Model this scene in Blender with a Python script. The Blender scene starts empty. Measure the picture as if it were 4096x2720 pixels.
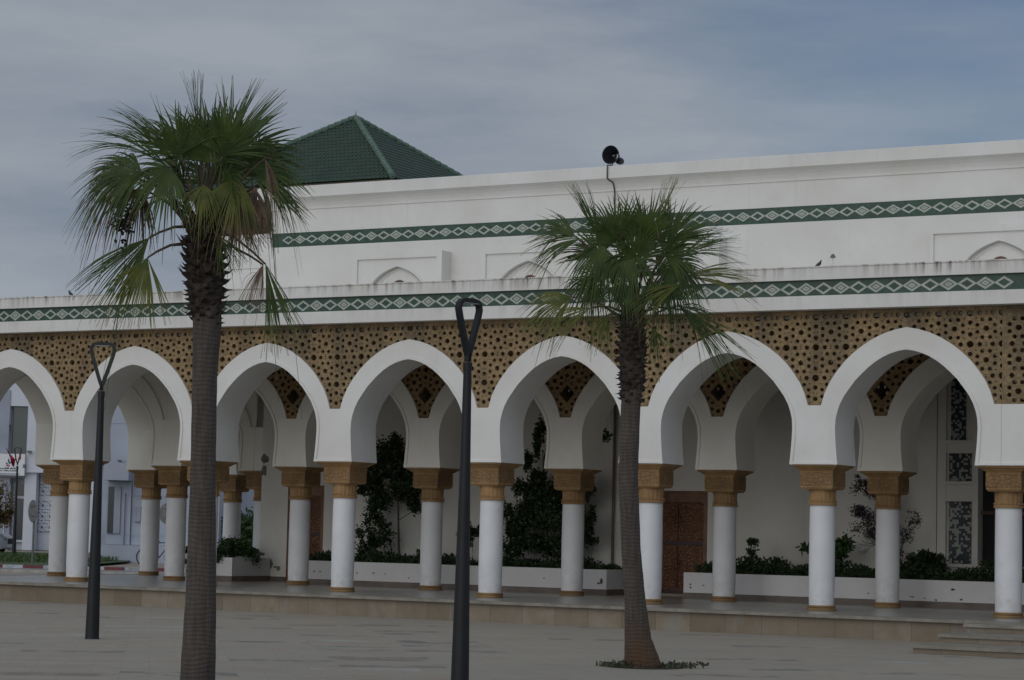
import bpy, bmesh, math, random
from mathutils import Vector, Matrix
from mathutils.geometry import delaunay_2d_cdt
R = math.radians
sc = bpy.context.scene
# ------------------------------------------------------------------ camera
CAM = Vector((29.842386, -35.749671, 1.176634)); YAW, PITCH, ROLL, F = -0.510830, 0.083702, 0.023062, 9152.3
D = 3.15694; G = -0.355
def basis():
    cy, sy, cp, sp = math.cos(YAW), math.sin(YAW), math.cos(PITCH), math.sin(PITCH)
    fwd = Vector((sy*cp, cy*cp, sp)); right = Vector((cy, -sy, 0)); up = right.cross(fwd)
    c, s = math.cos(ROLL), math.sin(ROLL)
    return c*right + s*up, -s*right + c*up, fwd
VR, VU, VF = basis()
cd = bpy.data.cameras.new('camera'); cam = bpy.data.objects.new('camera', cd); sc.collection.objects.link(cam)
m = Matrix((VR, VU, -VF)).transposed().to_4x4(); m.translation = CAM; cam.matrix_world = m
cd.sensor_width = 36; cd.lens = F/4096*36; cd.clip_end = 3000; cd.clip_start = .5
sc.camera = cam
# ------------------------------------------------------------------ light
SUN_AZ, SUN_EL = R(183), R(22)
sd = bpy.data.lights.new('sun', 'SUN'); so = bpy.data.objects.new('sun', sd); sc.collection.objects.link(so)
sd.energy = .74; sd.angle = R(60); sd.color = (1, .94, .84)
sv = Vector((math.sin(SUN_AZ)*math.cos(SUN_EL), math.cos(SUN_AZ)*math.cos(SUN_EL), math.sin(SUN_EL)))
so.rotation_euler = sv.to_track_quat('Z', 'Y').to_euler()
wd = bpy.data.worlds.new('World'); sc.world = wd; wd.use_nodes = True
nt = wd.node_tree; N = nt.nodes; L = nt.links; N.clear()
wo = N.new('ShaderNodeOutputWorld'); bg = N.new('ShaderNodeBackground'); bg2 = N.new('ShaderNodeBackground'); mx = N.new('ShaderNodeMixShader')
sky = N.new('ShaderNodeTexSky'); sky.sky_type = 'NISHITA'; sky.sun_disc = False; sky.sun_elevation = SUN_EL; sky.sun_rotation = SUN_AZ
sky.dust_density = .8; sky.air_density = 1.2; sky.ozone_density = 3.0
sm = N.new('ShaderNodeVectorMath'); sm.operation = 'MULTIPLY'; sm.inputs[1].default_value = (.66, .62, .68); L.new(sky.outputs[0], sm.inputs[0]); L.new(sm.outputs[0], bg.inputs[0]); bg.inputs[1].default_value = .075
tc = N.new('ShaderNodeTexCoord'); mp = N.new('ShaderNodeMapping'); mp.inputs['Scale'].default_value = (2.4, 2.4, 11)
mp.inputs['Rotation'].default_value = (R(8), R(-6), 0)
nz = N.new('ShaderNodeTexNoise'); nz.inputs['Scale'].default_value = 2.4; nz.inputs['Detail'].default_value = 7; nz.inputs['Roughness'].default_value = .58
L.new(tc.outputs['Generated'], mp.inputs[0]); L.new(mp.outputs[0], nz.inputs[0])
dot = N.new('ShaderNodeVectorMath'); dot.operation = 'DOT_PRODUCT'
bd = (VF + VR*.34 + VU*.22).normalized(); dot.inputs[1].default_value = bd
L.new(tc.outputs['Generated'], dot.inputs[0])
mr = N.new('ShaderNodeMapRange'); mr.interpolation_type = 'SMOOTHERSTEP'
mr.inputs['From Min'].default_value = math.cos(R(19)); mr.inputs['From Max'].default_value = math.cos(R(5)); mr.inputs['To Max'].default_value = .9
L.new(dot.outputs['Value'], mr.inputs[0])
ad = N.new('ShaderNodeMath'); ad.operation = 'MULTIPLY_ADD'; ad.inputs[1].default_value = -1.1; ad.inputs[2].default_value = .50
L.new(nz.outputs[0], ad.inputs[0])                       # clouds break up the blue gap
ad2 = N.new('ShaderNodeMath'); ad2.operation = 'ADD'; ad2.use_clamp = True
L.new(ad.outputs[0], ad2.inputs[0]); L.new(mr.outputs[0], ad2.inputs[1])
cr = N.new('ShaderNodeValToRGB'); e = cr.color_ramp.elements
e[0].position = .30; e[0].color = (.212, .250, .312, 1); e[1].position = .68; e[1].color = (.315, .350, .398, 1)
L.new(nz.outputs[0], cr.inputs[0])
# overcast sky: brighter towards the zenith
sep = N.new('ShaderNodeSeparateXYZ'); L.new(tc.outputs['Generated'], sep.inputs[0])
zr = N.new('ShaderNodeMapRange'); zr.inputs['From Min'].default_value = .22; zr.inputs['From Max'].default_value = .9
zr.inputs['To Min'].default_value = 1.0; zr.inputs['To Max'].default_value = 1.15
L.new(sep.outputs['Z'], zr.inputs[0])
gl_ = N.new('ShaderNodeVectorMath'); gl_.operation = 'DOT_PRODUCT'; gl_.inputs[1].default_value = (math.sin(SUN_AZ), math.cos(SUN_AZ), .35); L.new(tc.outputs['Generated'], gl_.inputs[0])
gr_ = N.new('ShaderNodeMapRange'); gr_.inputs['From Min'].default_value = -.1; gr_.inputs['From Max'].default_value = 1.0; gr_.inputs['To Min'].default_value = 1.0; gr_.inputs['To Max'].default_value = 1.62
L.new(gl_.outputs['Value'], gr_.inputs[0]); zm = N.new('ShaderNodeMath'); zm.operation = 'MULTIPLY'; L.new(zr.outputs[0], zm.inputs[0]); L.new(gr_.outputs[0], zm.inputs[1])   # the cloud deck is brighter round the veiled sun
L.new(cr.outputs[0], bg2.inputs[0]); L.new(zm.outputs[0], bg2.inputs[1])
bl = N.new('ShaderNodeMath'); bl.operation = 'MULTIPLY'; bl.inputs[1].default_value = 1.0
L.new(ad2.outputs[0], mx.inputs[0]); L.new(bg2.outputs[0], mx.inputs[1]); L.new(bg.outputs[0], mx.inputs[2]); L.new(mx.outputs[0], wo.inputs[0])
sc.view_settings.view_transform = 'Standard'; sc.view_settings.look = 'None'; sc.view_settings.gamma = 1
sc.view_settings.exposure = 0.0
# ------------------------------------------------------------------ helpers
def link(o): sc.collection.objects.link(o); return o
def tag(o, label=None, cat=None, group=None, kind=None):
    if label: o['label'] = label
    if cat: o['category'] = cat
    if group: o['group'] = group
    if kind: o['kind'] = kind
    return o
def thing(name, loc, label, cat, group=None, rz=0):
    o = link(bpy.data.objects.new(name, None)); o.location = loc; o.rotation_euler = (0, 0, rz); o.empty_display_size = .3
    return tag(o, label, cat, group)
def inv(p):
    return (Matrix.Translation(p.location) @ p.rotation_euler.to_matrix().to_4x4()).inverted()
class MB:
    def __init__(s): s.v = []; s.f = []
    def add(s, v, f): b = len(s.v); s.v += [tuple(p) for p in v]; s.f += [tuple(b+i for i in q) for q in f]
    def box(s, x0, x1, y0, y1, z0, z1, skip=()):
        v = [(x0,y0,z0),(x1,y0,z0),(x1,y1,z0),(x0,y1,z0),(x0,y0,z1),(x1,y0,z1),(x1,y1,z1),(x0,y1,z1)]
        q = dict(b=(0,3,2,1), t=(4,5,6,7), f=(0,1,5,4), r=(1,2,6,5), k=(2,3,7,6), l=(3,0,4,7))
        s.add(v, [q[k] for k in q if k not in skip]); return s
    def obox(s, O, U, V, W_, x0, x1, y0, y1, z0, z1):
        c = [(x0,y0,z0),(x1,y0,z0),(x1,y1,z0),(x0,y1,z0),(x0,y0,z1),(x1,y0,z1),(x1,y1,z1),(x0,y1,z1)]
        s.add([O+U*a+V*b+W_*d for a, b, d in c], [(0,3,2,1),(4,5,6,7),(0,1,5,4),(1,2,6,5),(2,3,7,6),(3,0,4,7)]); return s
    def lathe(s, prof, c=(0,0,0), n=24, square=None):
        base = len(s.v)
        for r, z in prof:
            for k in range(n):
                a = 2*math.pi*k/n; s.v.append((c[0]+r*math.cos(a), c[1]+r*math.sin(a), c[2]+z))
        for i in range(len(prof)-1):
            for k in range(n):
                a = base+i*n+k; b = base+i*n+(k+1) % n; s.f.append((a, b, b+n, a+n))
        s.f.append(tuple(base+k for k in range(n))[::-1]); s.f.append(tuple(base+(len(prof)-1)*n+k for k in range(n)))
        return s
    def sqlathe(s, prof, c=(0,0,0)):
        base = len(s.v)
        for r, z in prof:
            for a, b in ((-1,-1),(1,-1),(1,1),(-1,1)): s.v.append((c[0]+r*a, c[1]+r*b, c[2]+z))
        for i in range(len(prof)-1):
            for k in range(4):
                a = base+i*4+k; b = base+i*4+(k+1) % 4; s.f.append((a, b, b+4, a+4))
        s.f.append(tuple(base+k for k in range(4))[::-1]); s.f.append(tuple(base+(len(prof)-1)*4+k for k in range(4)))
        return s
    def tube(s, pts, rad, n=8, flat=None, cap=True):
        pts = [Vector(p) for p in pts]; base = len(s.v)
        rs = rad if isinstance(rad, (list, tuple)) else [rad]*len(pts)
        ref = Vector(flat) if flat else None; prev = None
        for i, p in enumerate(pts):
            t = (pts[min(i+1, len(pts)-1)] - pts[max(i-1, 0)]).normalized()
            if prev is None: u = t.orthogonal().normalized()
            else: u = (prev - t*prev.dot(t)).normalized()
            prev = u; w = t.cross(u)
            for k in range(n):
                a = 2*math.pi*k/n; s.v.append(tuple(p + (u*math.cos(a)+w*math.sin(a))*rs[i]))
        for i in range(len(pts)-1):
            for k in range(n):
                a = base+i*n+k; b = base+i*n+(k+1) % n; s.f.append((a, b, b+n, a+n))
        if cap: s.f.append(tuple(base+k for k in range(n))[::-1]); s.f.append(tuple(base+(len(pts)-1)*n+k for k in range(n)))
        return s
    def mesh(s, name, smooth=False):
        me = bpy.data.meshes.new(name); me.from_pydata(s.v, [], s.f); me.update()
        if smooth: me.polygons.foreach_set('use_smooth', [True]*len(me.polygons))
        return me
    def build(s, name, mat, parent=None, smooth=False, loc=None, local=False, angle=None):
        me = s.mesh(name, smooth)
        if angle:
            me.polygons.foreach_set('use_smooth', [True]*len(me.polygons))
            me.set_sharp_from_angle(angle=R(angle))
        if isinstance(mat, (list, tuple)):
            for q in mat: me.materials.append(q)
        else: me.materials.append(mat)
        o = link(bpy.data.objects.new(name, me))
        if loc: o.location = loc
        if parent:
            o.parent = parent
            if not local: o.matrix_parent_inverse = inv(parent)
        return o
def copy_tree(o, parent=None):
    c = o.copy(); link(c); mi_ = o.matrix_parent_inverse.copy(); c.parent = parent if parent else o.parent; c.matrix_parent_inverse = mi_
    for ch in list(o.children): copy_tree(ch, c)
    return c
# ------------------------------------------------------------------ materials
def nodes(name):
    mt = bpy.data.materials.new(name); mt.use_nodes = True; n = mt.node_tree.nodes; l = mt.node_tree.links
    return mt, n, l, n['Principled BSDF']
def mth(n, l, op, a, b=None, c=None, clamp=False):
    x = n.new('ShaderNodeMath'); x.operation = op; x.use_clamp = clamp
    for i, v in enumerate((a, b, c)):
        if v is None: continue
        if isinstance(v, (int, float)): x.inputs[i].default_value = v
        else: l.new(v, x.inputs[i])
    return x.outputs[0]
def mixc(n, l, f, a, b):
    x = n.new('ShaderNodeMix'); x.data_type = 'RGBA'
    for s, v in ((x.inputs[0], f), (x.inputs[6], a), (x.inputs[7], b)):
        if isinstance(v, (int, float)): s.default_value = v
        elif isinstance(v, tuple): s.default_value = (*v, 1)
        else: l.new(v, s)
    return x.outputs[2]
def pos(n): return n.new('ShaderNodeNewGeometry').outputs['Position']
def noise(n, l, vec, scale, detail=4, rough=.55, stretch=None):
    if stretch:
        m_ = n.new('ShaderNodeMapping'); m_.inputs['Scale'].default_value = stretch; l.new(vec, m_.inputs[0]); vec = m_.outputs[0]
    x = n.new('ShaderNodeTexNoise'); x.inputs['Scale'].default_value = scale; x.inputs['Detail'].default_value = detail; x.inputs['Roughness'].default_value = rough
    l.new(vec, x.inputs[0]); return x.outputs[0]
def rng(n, l, v, a, b, c=0., d=1.):
    x = n.new('ShaderNodeMapRange'); x.inputs[1].default_value = a; x.inputs[2].default_value = b; x.inputs[3].default_value = c; x.inputs[4].default_value = d
    l.new(v, x.inputs[0]); return x.outputs[0]
def bump(n, l, b, h, st=.3, dist=.02):
    x = n.new('ShaderNodeBump'); x.inputs['Strength'].default_value = st; x.inputs['Distance'].default_value = dist
    l.new(h, x.inputs['Height']); l.new(x.outputs[0], b.inputs['Normal'])
def simple(name, col, rough=.7, var=.12, scale=6, st=.15, metal=0, obj=False, dark=None):
    mt, n, l, b = nodes(name); v = pos(n) if not obj else n.new('ShaderNodeTexCoord').outputs['Object']
    f = noise(n, l, v, scale)
    c2 = dark or tuple(c*(1-2*var) for c in col)
    l.new(mixc(n, l, rng(n, l, f, .35, .65), c2, tuple(min(1, c*(1+var*.5)) for c in col)), b.inputs['Base Color'])
    b.inputs['Roughness'].default_value = rough; b.inputs['Metallic'].default_value = metal
    if st: bump(n, l, b, noise(n, l, v, scale*6), st, .01)
    return mt
def plaster(name, col, streak_z=None, streak=.5, chips=0, low=None):
    mt, n, l, b = nodes(name); v = pos(n)
    f1 = noise(n, l, v, .9, 5); f2 = noise(n, l, v, 7, 5)
    c = mixc(n, l, rng(n, l, f1, .35, .7), tuple(x*y for x, y in zip(col, (.90, .89, .865))), col)
    c = mixc(n, l, rng(n, l, f2, .55, .8, 0, .25), c, tuple(x*y for x, y in zip(col, (.78, .75, .68))))
    g = noise(n, l, v, 1.0, 4, .6, (7, 7, .28))       # rain streaks
    c = mixc(n, l, rng(n, l, g, .60, .82, 0, .22), c, (.34, .30, .23))
    if streak_z:
        for z0, z1, am in streak_z:
            sp = n.new('ShaderNodeSeparateXYZ'); l.new(v, sp.inputs[0])
            k = rng(n, l, sp.outputs[2], z0, z1)
            g2 = noise(n, l, v, 1.0, 5, .65, (9, 9, .5)); g3 = noise(n, l, v, .8, 2)
            k = mth(n, l, 'MULTIPLY', k, rng(n, l, g2, .45, .68)); k = mth(n, l, 'MULTIPLY', k, rng(n, l, g3, .35, .6, .25, 1))
            c = mixc(n, l, mth(n, l, 'MULTIPLY', k, am, clamp=True), c, (.20, .165, .13))
    if chips:
        w = n.new('ShaderNodeTexVoronoi'); w.inputs['Scale'].default_value = chips; w.inputs['Randomness'].default_value = 1
        dn = n.new('ShaderNodeTexNoise'); dn.inputs['Scale'].default_value = 9; l.new(v, dn.inputs[0])
        va = n.new('ShaderNodeVectorMath'); va.operation = 'MULTIPLY_ADD'; va.inputs[1].default_value = (.10, .10, .10); l.new(dn.outputs['Color'], va.inputs[0]); l.new(v, va.inputs[2])
        l.new(va.outputs[0], w.inputs[0])
        k = mth(n, l, 'LESS_THAN', w.outputs['Distance'], .11)
        c = mixc(n, l, mth(n, l, 'MULTIPLY', k, mth(n, l, 'GREATER_THAN', noise(n, l, v, 1.3, 1), .5)), c, (.17, .115, .085))
    l.new(c, b.inputs['Base Color']); b.inputs['Roughness'].default_value = .85
    bump(n, l, b, noise(n, l, v, 30, 4), .12, .01)
    return mt
M = {}
WH = (.735, .725, .705)
M['white'] = plaster('white_plaster', WH)
M['arch_white'] = plaster('arch_plaster', (.745, .735, .715))
M['inner_white'] = plaster('inner_plaster', (.81, .785, .725))
M['parapet'] = plaster('parapet_plaster', WH, [(5.40, 5.64, 1.3)])
M['cornice'] = plaster('cornice_plaster', WH, [(4.90, 5.17, .25)])
M['hall'] = plaster('hall_plaster', WH, [(8.30, 8.60, .10)])
M['planter'] = plaster('planter_plaster', (.66, .65, .66), None)
M['peel'] = plaster('peeling_plaster', (.70, .68, .635), None)
def shaftpaint():
    mt, n, l, b = nodes('column_paint'); v = pos(n); sp = n.new('ShaderNodeSeparateXYZ'); l.new(v, sp.inputs[0])
    c = mixc(n, l, rng(n, l, noise(n, l, v, 2.2, 5), .35, .7), (.66, .66, .67), (.73, .73, .745))
    k = mth(n, l, 'MULTIPLY', rng(n, l, sp.outputs[2], .75, .08), rng(n, l, noise(n, l, v, 9, 5, .7), .42, .72, 0, .45))     # scuffs and splash dirt near the floor
    c = mixc(n, l, k, c, (.36, .33, .28)); c = mixc(n, l, rng(n, l, noise(n, l, v, 5, 4, .7), .66, .72, 0, .35), c, (.45, .43, .39))
    l.new(c, b.inputs['Base Color']); b.inputs['Roughness'].default_value = .55; return mt
M['shaft'] = shaftpaint()
M['trim'] = simple('skirting_stone', (.15, .12, .10), .6, .15, 3, .1)
# tan carved cast stone
def tan(name, col, carve=True, stain=True):
    mt, n, l, b = nodes(name); v = pos(n); o = n.new('ShaderNodeTexCoord').outputs['Object']
    f = noise(n, l, v, 2.5, 6, .65)
    c = mixc(n, l, rng(n, l, f, .38, .66), tuple(x*.72 for x in col), tuple(x*1.12 for x in col))
    if stain:   # black weathering runs from the cornice above
        s = noise(n, l, v, 1.0, 4, .6, (1.5, 1.5, .25)); s2 = noise(n, l, v, 8, 4)
        sp = n.new('ShaderNodeSeparateXYZ'); l.new(v, sp.inputs[0])
        k = mth(n, l, 'MULTIPLY', rng(n, l, s, .47, .60), rng(n, l, sp.outputs[2], 3.3, 4.95, .35, 1)); k = mth(n, l, 'MULTIPLY', k, rng(n, l, s2, .2, .6, .5, 1))
        c = mixc(n, l, mth(n, l, 'MULTIPLY', k, .78), c, (.085, .075, .055))
    b.inputs['Roughness'].default_value = .8
    if carve:
        dn = n.new('ShaderNodeTexNoise'); dn.inputs['Scale'].default_value = 9; l.new(o, dn.inputs[0])
        va = n.new('ShaderNodeVectorMath'); va.operation = 'MULTIPLY_ADD'; va.inputs[1].default_value = (.07, .07, .07); l.new(dn.outputs['Color'], va.inputs[0]); l.new(o, va.inputs[2])
        w = n.new('ShaderNodeTexVoronoi'); w.feature = 'DISTANCE_TO_EDGE'; w.inputs['Scale'].default_value = 13; l.new(va.outputs[0], w.inputs[0])
        h = rng(n, l, w.outputs['Distance'], .02, .16); wv = n.new('ShaderNodeTexVoronoi'); wv.inputs['Scale'].default_value = 27; l.new(va.outputs[0], wv.inputs[0])
        h = mth(n, l, 'MULTIPLY', h, rng(n, l, wv.outputs['Distance'], .15, .45, 1, .35))
        sp = n.new('ShaderNodeSeparateXYZ'); l.new(o, sp.inputs[0])
        fld = mth(n, l, 'MULTIPLY', mth(n, l, 'GREATER_THAN', sp.outputs[2], 2.045), mth(n, l, 'LESS_THAN', sp.outputs[2], 2.275))
        h = mth(n, l, 'MAXIMUM', h, mth(n, l, 'SUBTRACT', 1.0, fld))
        c = mixc(n, l, h, mixc(n, l, .5, c, (.06, .03, .012)), c)
        bump(n, l, b, h, .7, .03)
    elif 'lattice' in name:      # interlaced straps cut in shallow grooves
        sp2 = n.new('ShaderNodeSeparateXYZ'); l.new(v, sp2.inputs[0]); g_ = None
        for ax, az in ((0, 1), (.866, .5), (.866, -.5), (.5, .866), (.5, -.866)):
            t_ = mth(n, l, 'ADD', mth(n, l, 'MULTIPLY', sp2.outputs[0], ax), mth(n, l, 'MULTIPLY', mth(n, l, 'SUBTRACT', sp2.outputs[2], 4.84), az))
            f_ = mth(n, l, 'ABSOLUTE', mth(n, l, 'SUBTRACT', mth(n, l, 'FRACT', mth(n, l, 'DIVIDE', t_, D/24)), .5))
            f_ = rng(n, l, f_, .36, .47); g_ = f_ if g_ is None else mth(n, l, 'MAXIMUM', g_, f_)
        c = mixc(n, l, mth(n, l, 'MULTIPLY', g_, .34), c, (.05, .03, .015)); bump(n, l, b, g_, -.4, .01)
    else: bump(n, l, b, noise(n, l, v, 25, 3), .2, .01)
    l.new(c, b.inputs['Base Color']); return mt
M['carved'] = tan('carved_ochre_stone', (.37, .225, .10), True, False)
M['neck'] = tan('ochre_stone', (.34, .205, .09), False, False)
M['lattice'] = tan('lattice_stone', (.325, .225, .115), False, True)
M['lattice_in'] = tan('inner_lattice_stone', (.34, .225, .11), False, False)
# green tile band with white lozenge chain: pattern in world X and Z
def band(name, zc, amp, x0, step, xa, xb):
    mt, n, l, b = nodes(name); v = pos(n); sp = n.new('ShaderNodeSeparateXYZ'); l.new(v, sp.inputs[0])
    X = mth(n, l, 'SUBTRACT', sp.outputs[0], x0-step/2-step*400)
    # mosaic steps
    Xq = mth(n, l, 'SNAP', X, step/44.); zq = mth(n, l, 'SNAP', sp.outputs[2], amp/11.)
    cell = mth(n, l, 'FLOOR', mth(n, l, 'DIVIDE', X, step)); odd = mth(n, l, 'PINGPONG', cell, 1.0)
    u = mth(n, l, 'ABSOLUTE', mth(n, l, 'SUBTRACT', mth(n, l, 'FRACT', mth(n, l, 'DIVIDE', Xq, step)), .5)); u = mth(n, l, 'MULTIPLY', u, 2)
    w = mth(n, l, 'ABSOLUTE', mth(n, l, 'DIVIDE', mth(n, l, 'SUBTRACT', zq, zc), amp))
    mm = mth(n, l, 'ADD', u, w)
    out = mth(n, l, 'MULTIPLY', mth(n, l, 'GREATER_THAN', mm, .66), mth(n, l, 'LESS_THAN', mm, 1.06))
    inn = mth(n, l, 'MULTIPLY', mth(n, l, 'LESS_THAN', mm, .47), mth(n, l, 'GREATER_THAN', mm, .20))
    core = mth(n, l, 'MULTIPLY', mth(n, l, 'LESS_THAN', mm, .2), .55)
    inn = mth(n, l, 'MULTIPLY', mth(n, l, 'ADD', inn, core), odd)
    f = mth(n, l, 'ADD', out, inn, clamp=True)
    f = mth(n, l, 'MULTIPLY', f, mth(n, l, 'MULTIPLY', mth(n, l, 'GREATER_THAN', sp.outputs[0], xa), mth(n, l, 'LESS_THAN', sp.outputs[0], xb)))
    ns = noise(n, l, v, 14, 5, .7)
    gr = mixc(n, l, rng(n, l, ns, .35, .65), (.010, .036, .025), (.026, .075, .050)); wt = mixc(n, l, rng(n, l, ns, .3, .7), (.32, .345, .30), (.46, .48, .43))
    l.new(mixc(n, l, f, gr, wt), b.inputs['Base Color']); b.inputs['Roughness'].default_value = .45
    return mt
M['band_low'] = band('glazed_tile_lower', 5.285, .095, 19.03, .304, -60, 19.19)
M['band_up'] = band('glazed_tile_upper', 7.44, .088, 1.147, .309, .99, 60)
# green roof tiles
def rooftile():
    mt, n, l, b = nodes('green_glazed_roof_tile'); v = n.new('ShaderNodeTexCoord').outputs['Object']
    b.inputs['Roughness'].default_value = .5
    f = noise(n, l, v, 2.2, 5, .7); f2 = noise(n, l, v, 28, 2)
    c = mixc(n, l, rng(n, l, f, .3, .7), (.013, .036, .021), (.024, .058, .035)); c = mixc(n, l, rng(n, l, f2, .5, .8, 0, .5), c, (.045, .10, .07))
    l.new(c, b.inputs['Base Color']); return mt
M['rooftile'] = rooftile()
M['ridge'] = simple('ridge_tile', (.09, .16, .115), .4, .2, 12)
M['wood'] = simple('brown_carved_wood', (.11, .055, .032), .6, .3, 8, .4)
def doorwood():
    mt, n, l, b = nodes('carved_red_wood'); v = pos(n)
    m_ = n.new('ShaderNodeMapping'); m_.inputs['Location'].default_value = (-10.62, 0, -1.35); l.new(v, m_.inputs[0])
    vo = n.new('ShaderNodeTexVoronoi'); vo.inputs['Scale'].default_value = 17; vo.feature = 'DISTANCE_TO_EDGE'; l.new(m_.outputs[0], vo.inputs[0])
    w = noise(n, l, v, 40, 3)
    f = rng(n, l, vo.outputs[0], .02, .16)
    c = mixc(n, l, f, (.10, .040, .018), (.20, .088, .038)); c = mixc(n, l, rng(n, l, w, .4, .7, 0, .5), c, (.12, .045, .022))
    l.new(c, b.inputs['Base Color']); b.inputs['Roughness'].default_value = .5; bump(n, l, b, f, .6, .02); return mt
M['door'] = doorwood(); M['doorframe'] = simple('door_frame_wood', (.19, .085, .038), .5, .2, 6); M['doordark'] = simple('dark_red_wood', (.055, .018, .018), .5, .2, 6)
# floor, plaza, plinth
def paving(name, c1, c2, c3, sx, sy, rot, mort=.004, rough=.55, patch=0.):
    mt, n, l, b = nodes(name); v = pos(n)
    m_ = n.new('ShaderNodeMapping'); m_.inputs['Rotation'].default_value = (0, 0, rot); l.new(v, m_.inputs[0])
    br = n.new('ShaderNodeTexBrick'); br.inputs['Scale'].default_value = 1; br.inputs['Brick Width'].default_value = sx; br.inputs['Row Height'].default_value = sy
    br.inputs['Mortar Size'].default_value = mort; br.inputs['Mortar Smooth'].default_value = .3; br.inputs['Bias'].default_value = 0
    br.inputs['Color1'].default_value = (*c1, 1); br.inputs['Color2'].default_value = (*c2, 1); br.inputs['Mortar'].default_value = (*c3, 1)
    l.new(m_.outputs[0], br.inputs[0])
    f = noise(n, l, v, .5, 5, .6); f2 = noise(n, l, v, 3.3, 5, .65)
    c = mixc(n, l, rng(n, l, f, .3, .7, 0, .5), br.outputs[0], tuple(x*.86 for x in c1))
    c = mixc(n, l, rng(n, l, f2, .5, .8, 0, .35), c, tuple(x*.75 for x in c2))
    if patch:
        # a few replaced or damp slabs: dark grey and pale ones, on the slab grid
        for th, col, off in ((.62, (.085, .092, .09), 0), (.675, (.36, .36, .345), 7.3), (.60, (.27, .185, .13), 3.1)):
            m2 = n.new('ShaderNodeMapping'); m2.inputs['Location'].default_value = (off, off*1.7, 0); m2.inputs['Scale'].default_value = (1/1.2, 1/.42, 1); l.new(m_.outputs[0], m2.inputs[0])
            fl = n.new('ShaderNodeVectorMath'); fl.operation = 'FLOOR'; l.new(m2.outputs[0], fl.inputs[0])
            wn = n.new('ShaderNodeTexWhiteNoise'); wn.noise_dimensions = '3D'; l.new(fl.outputs[0], wn.inputs[0])
            gate = mth(n, l, 'GREATER_THAN', wn.outputs[0], {0: .93, 7.3: .975}.get(off, .78))
            soft = rng(n, l, noise(n, l, v, 2.3, 3), .42, .56, 0, patch if off != 3.1 else patch*.55)
            c = mixc(n, l, mth(n, l, 'MULTIPLY', gate, soft), c, col)
    l.new(c, b.inputs['Base Color']); b.inputs['Roughness'].default_value = rough
    bump(n, l, b, br.outputs['Fac'], -.15, .005)
    return mt
M['plaza'] = paving('plaza_stone_slabs', (.295, .265, .22), (.33, .285, .225), (.235, .21, .17), .60, .40, R(-38), .007, .75, .62)
M['floor'] = paving('gallery_marble', (.27, .255, .225), (.22, .21, .185), (.13, .125, .11), .6, .6, 0, .006, .28)
def plinth():
    mt, n, l, b = nodes('plinth_stone_cladding'); v = pos(n); sp = n.new('ShaderNodeSeparateXYZ'); l.new(v, sp.inputs[0])
    X = mth(n, l, 'ADD', sp.outputs[0], sp.outputs[1]); u = mth(n, l, 'DIVIDE', X, .62); fr = mth(n, l, 'FRACT', u)
    wn = n.new('ShaderNodeTexWhiteNoise'); wn.noise_dimensions = '1D'; l.new(mth(n, l, 'FLOOR', u), wn.inputs['W'])
    c = mixc(n, l, wn.outputs[0], (.185, .15, .105), (.27, .23, .175))
    c = mixc(n, l, rng(n, l, noise(n, l, v, 3, 6, .7), .35, .7, 0, .6), c, (.15, .105, .065))
    c = mixc(n, l, rng(n, l, noise(n, l, v, 1, 3, .6, (3, 3, .6)), .58, .7, 0, .45), c, (.24, .25, .24))
    joint = mth(n, l, 'LESS_THAN', fr, .012); c = mixc(n, l, joint, c, (.10, .08, .06))
    l.new(c, b.inputs['Base Color']); b.inputs['Roughness'].default_value = .6; return mt
M['plinth'] = plinth()
M['nosing'] = simple('stone_nosing', (.25, .225, .185), .5, .15, 3, .1)
M['lamp'] = simple('dark_powder_coat', (.004, .0055, .009), .55, .15, 4, .03)
M['lens'] = simple('grey_lamp_lens', (.20, .23, .24), .3, .1, 8, 0)
M['soil'] = simple('planter_soil', (.035, .028, .02), .9, .3, 9)
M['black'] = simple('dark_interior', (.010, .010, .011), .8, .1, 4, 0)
M['steel'] = simple('grey_metal', (.16, .16, .16), .45, .2, 8, .05)
def leaf(name, c1, c2, trans=.25, rough=.5):
    mt, n, l, b = nodes(name); v = pos(n)
    f = noise(n, l, v, 5, 3); c = mixc(n, l, rng(n, l, f, .35, .65), c1, c2)
    l.new(c, b.inputs['Base Color']); b.inputs['Roughness'].default_value = rough
    t = n.new('ShaderNodeBsdfTranslucent'); l.new(c, t.inputs[0]); ms = n.new('ShaderNodeMixShader'); ms.inputs[0].default_value = trans
    l.new(b.outputs[0], ms.inputs[1]); l.new(t.outputs[0], ms.inputs[2]); l.new(ms.outputs[0], n['Material Output'].inputs[0]); return mt
M['palm'] = leaf('palm_leaf_green', (.040, .074, .015), (.088, .140, .028), .42)
M['palmy'] = leaf('palm_leaf_yellowing', (.085, .12, .018), (.18, .19, .036), .42)
M['palmb'] = leaf('palm_leaf_dead', (.075, .045, .025), (.19, .12, .07), .15)
M['petiole'] = simple('palm_stalk', (.085, .06, .03), .6, .3, 8)
M['boots'] = simple('leaf_base_fibre', (.048, .034, .026), .9, .45, 14, .5, dark=(.012, .009, .008))
M['fruit'] = simple('dark_fruit_cluster', (.018, .013, .012), .8, .3, 20)
M['leafd'] = leaf('dark_shrub_leaf', (.018, .036, .014), (.046, .080, .030), .2)
M['leafm'] = leaf('mid_shrub_leaf', (.028, .060, .018), (.065, .115, .036), .2)
M['leafp'] = leaf('purple_twig', (.030, .022, .024), (.055, .040, .042), .1)
M['leafa'] = leaf('autumn_leaf', (.10, .06, .02), (.16, .11, .035), .2)
M['bark'] = simple('shrub_bark', (.075, .055, .04), .9, .3, 14, .4)
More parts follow.
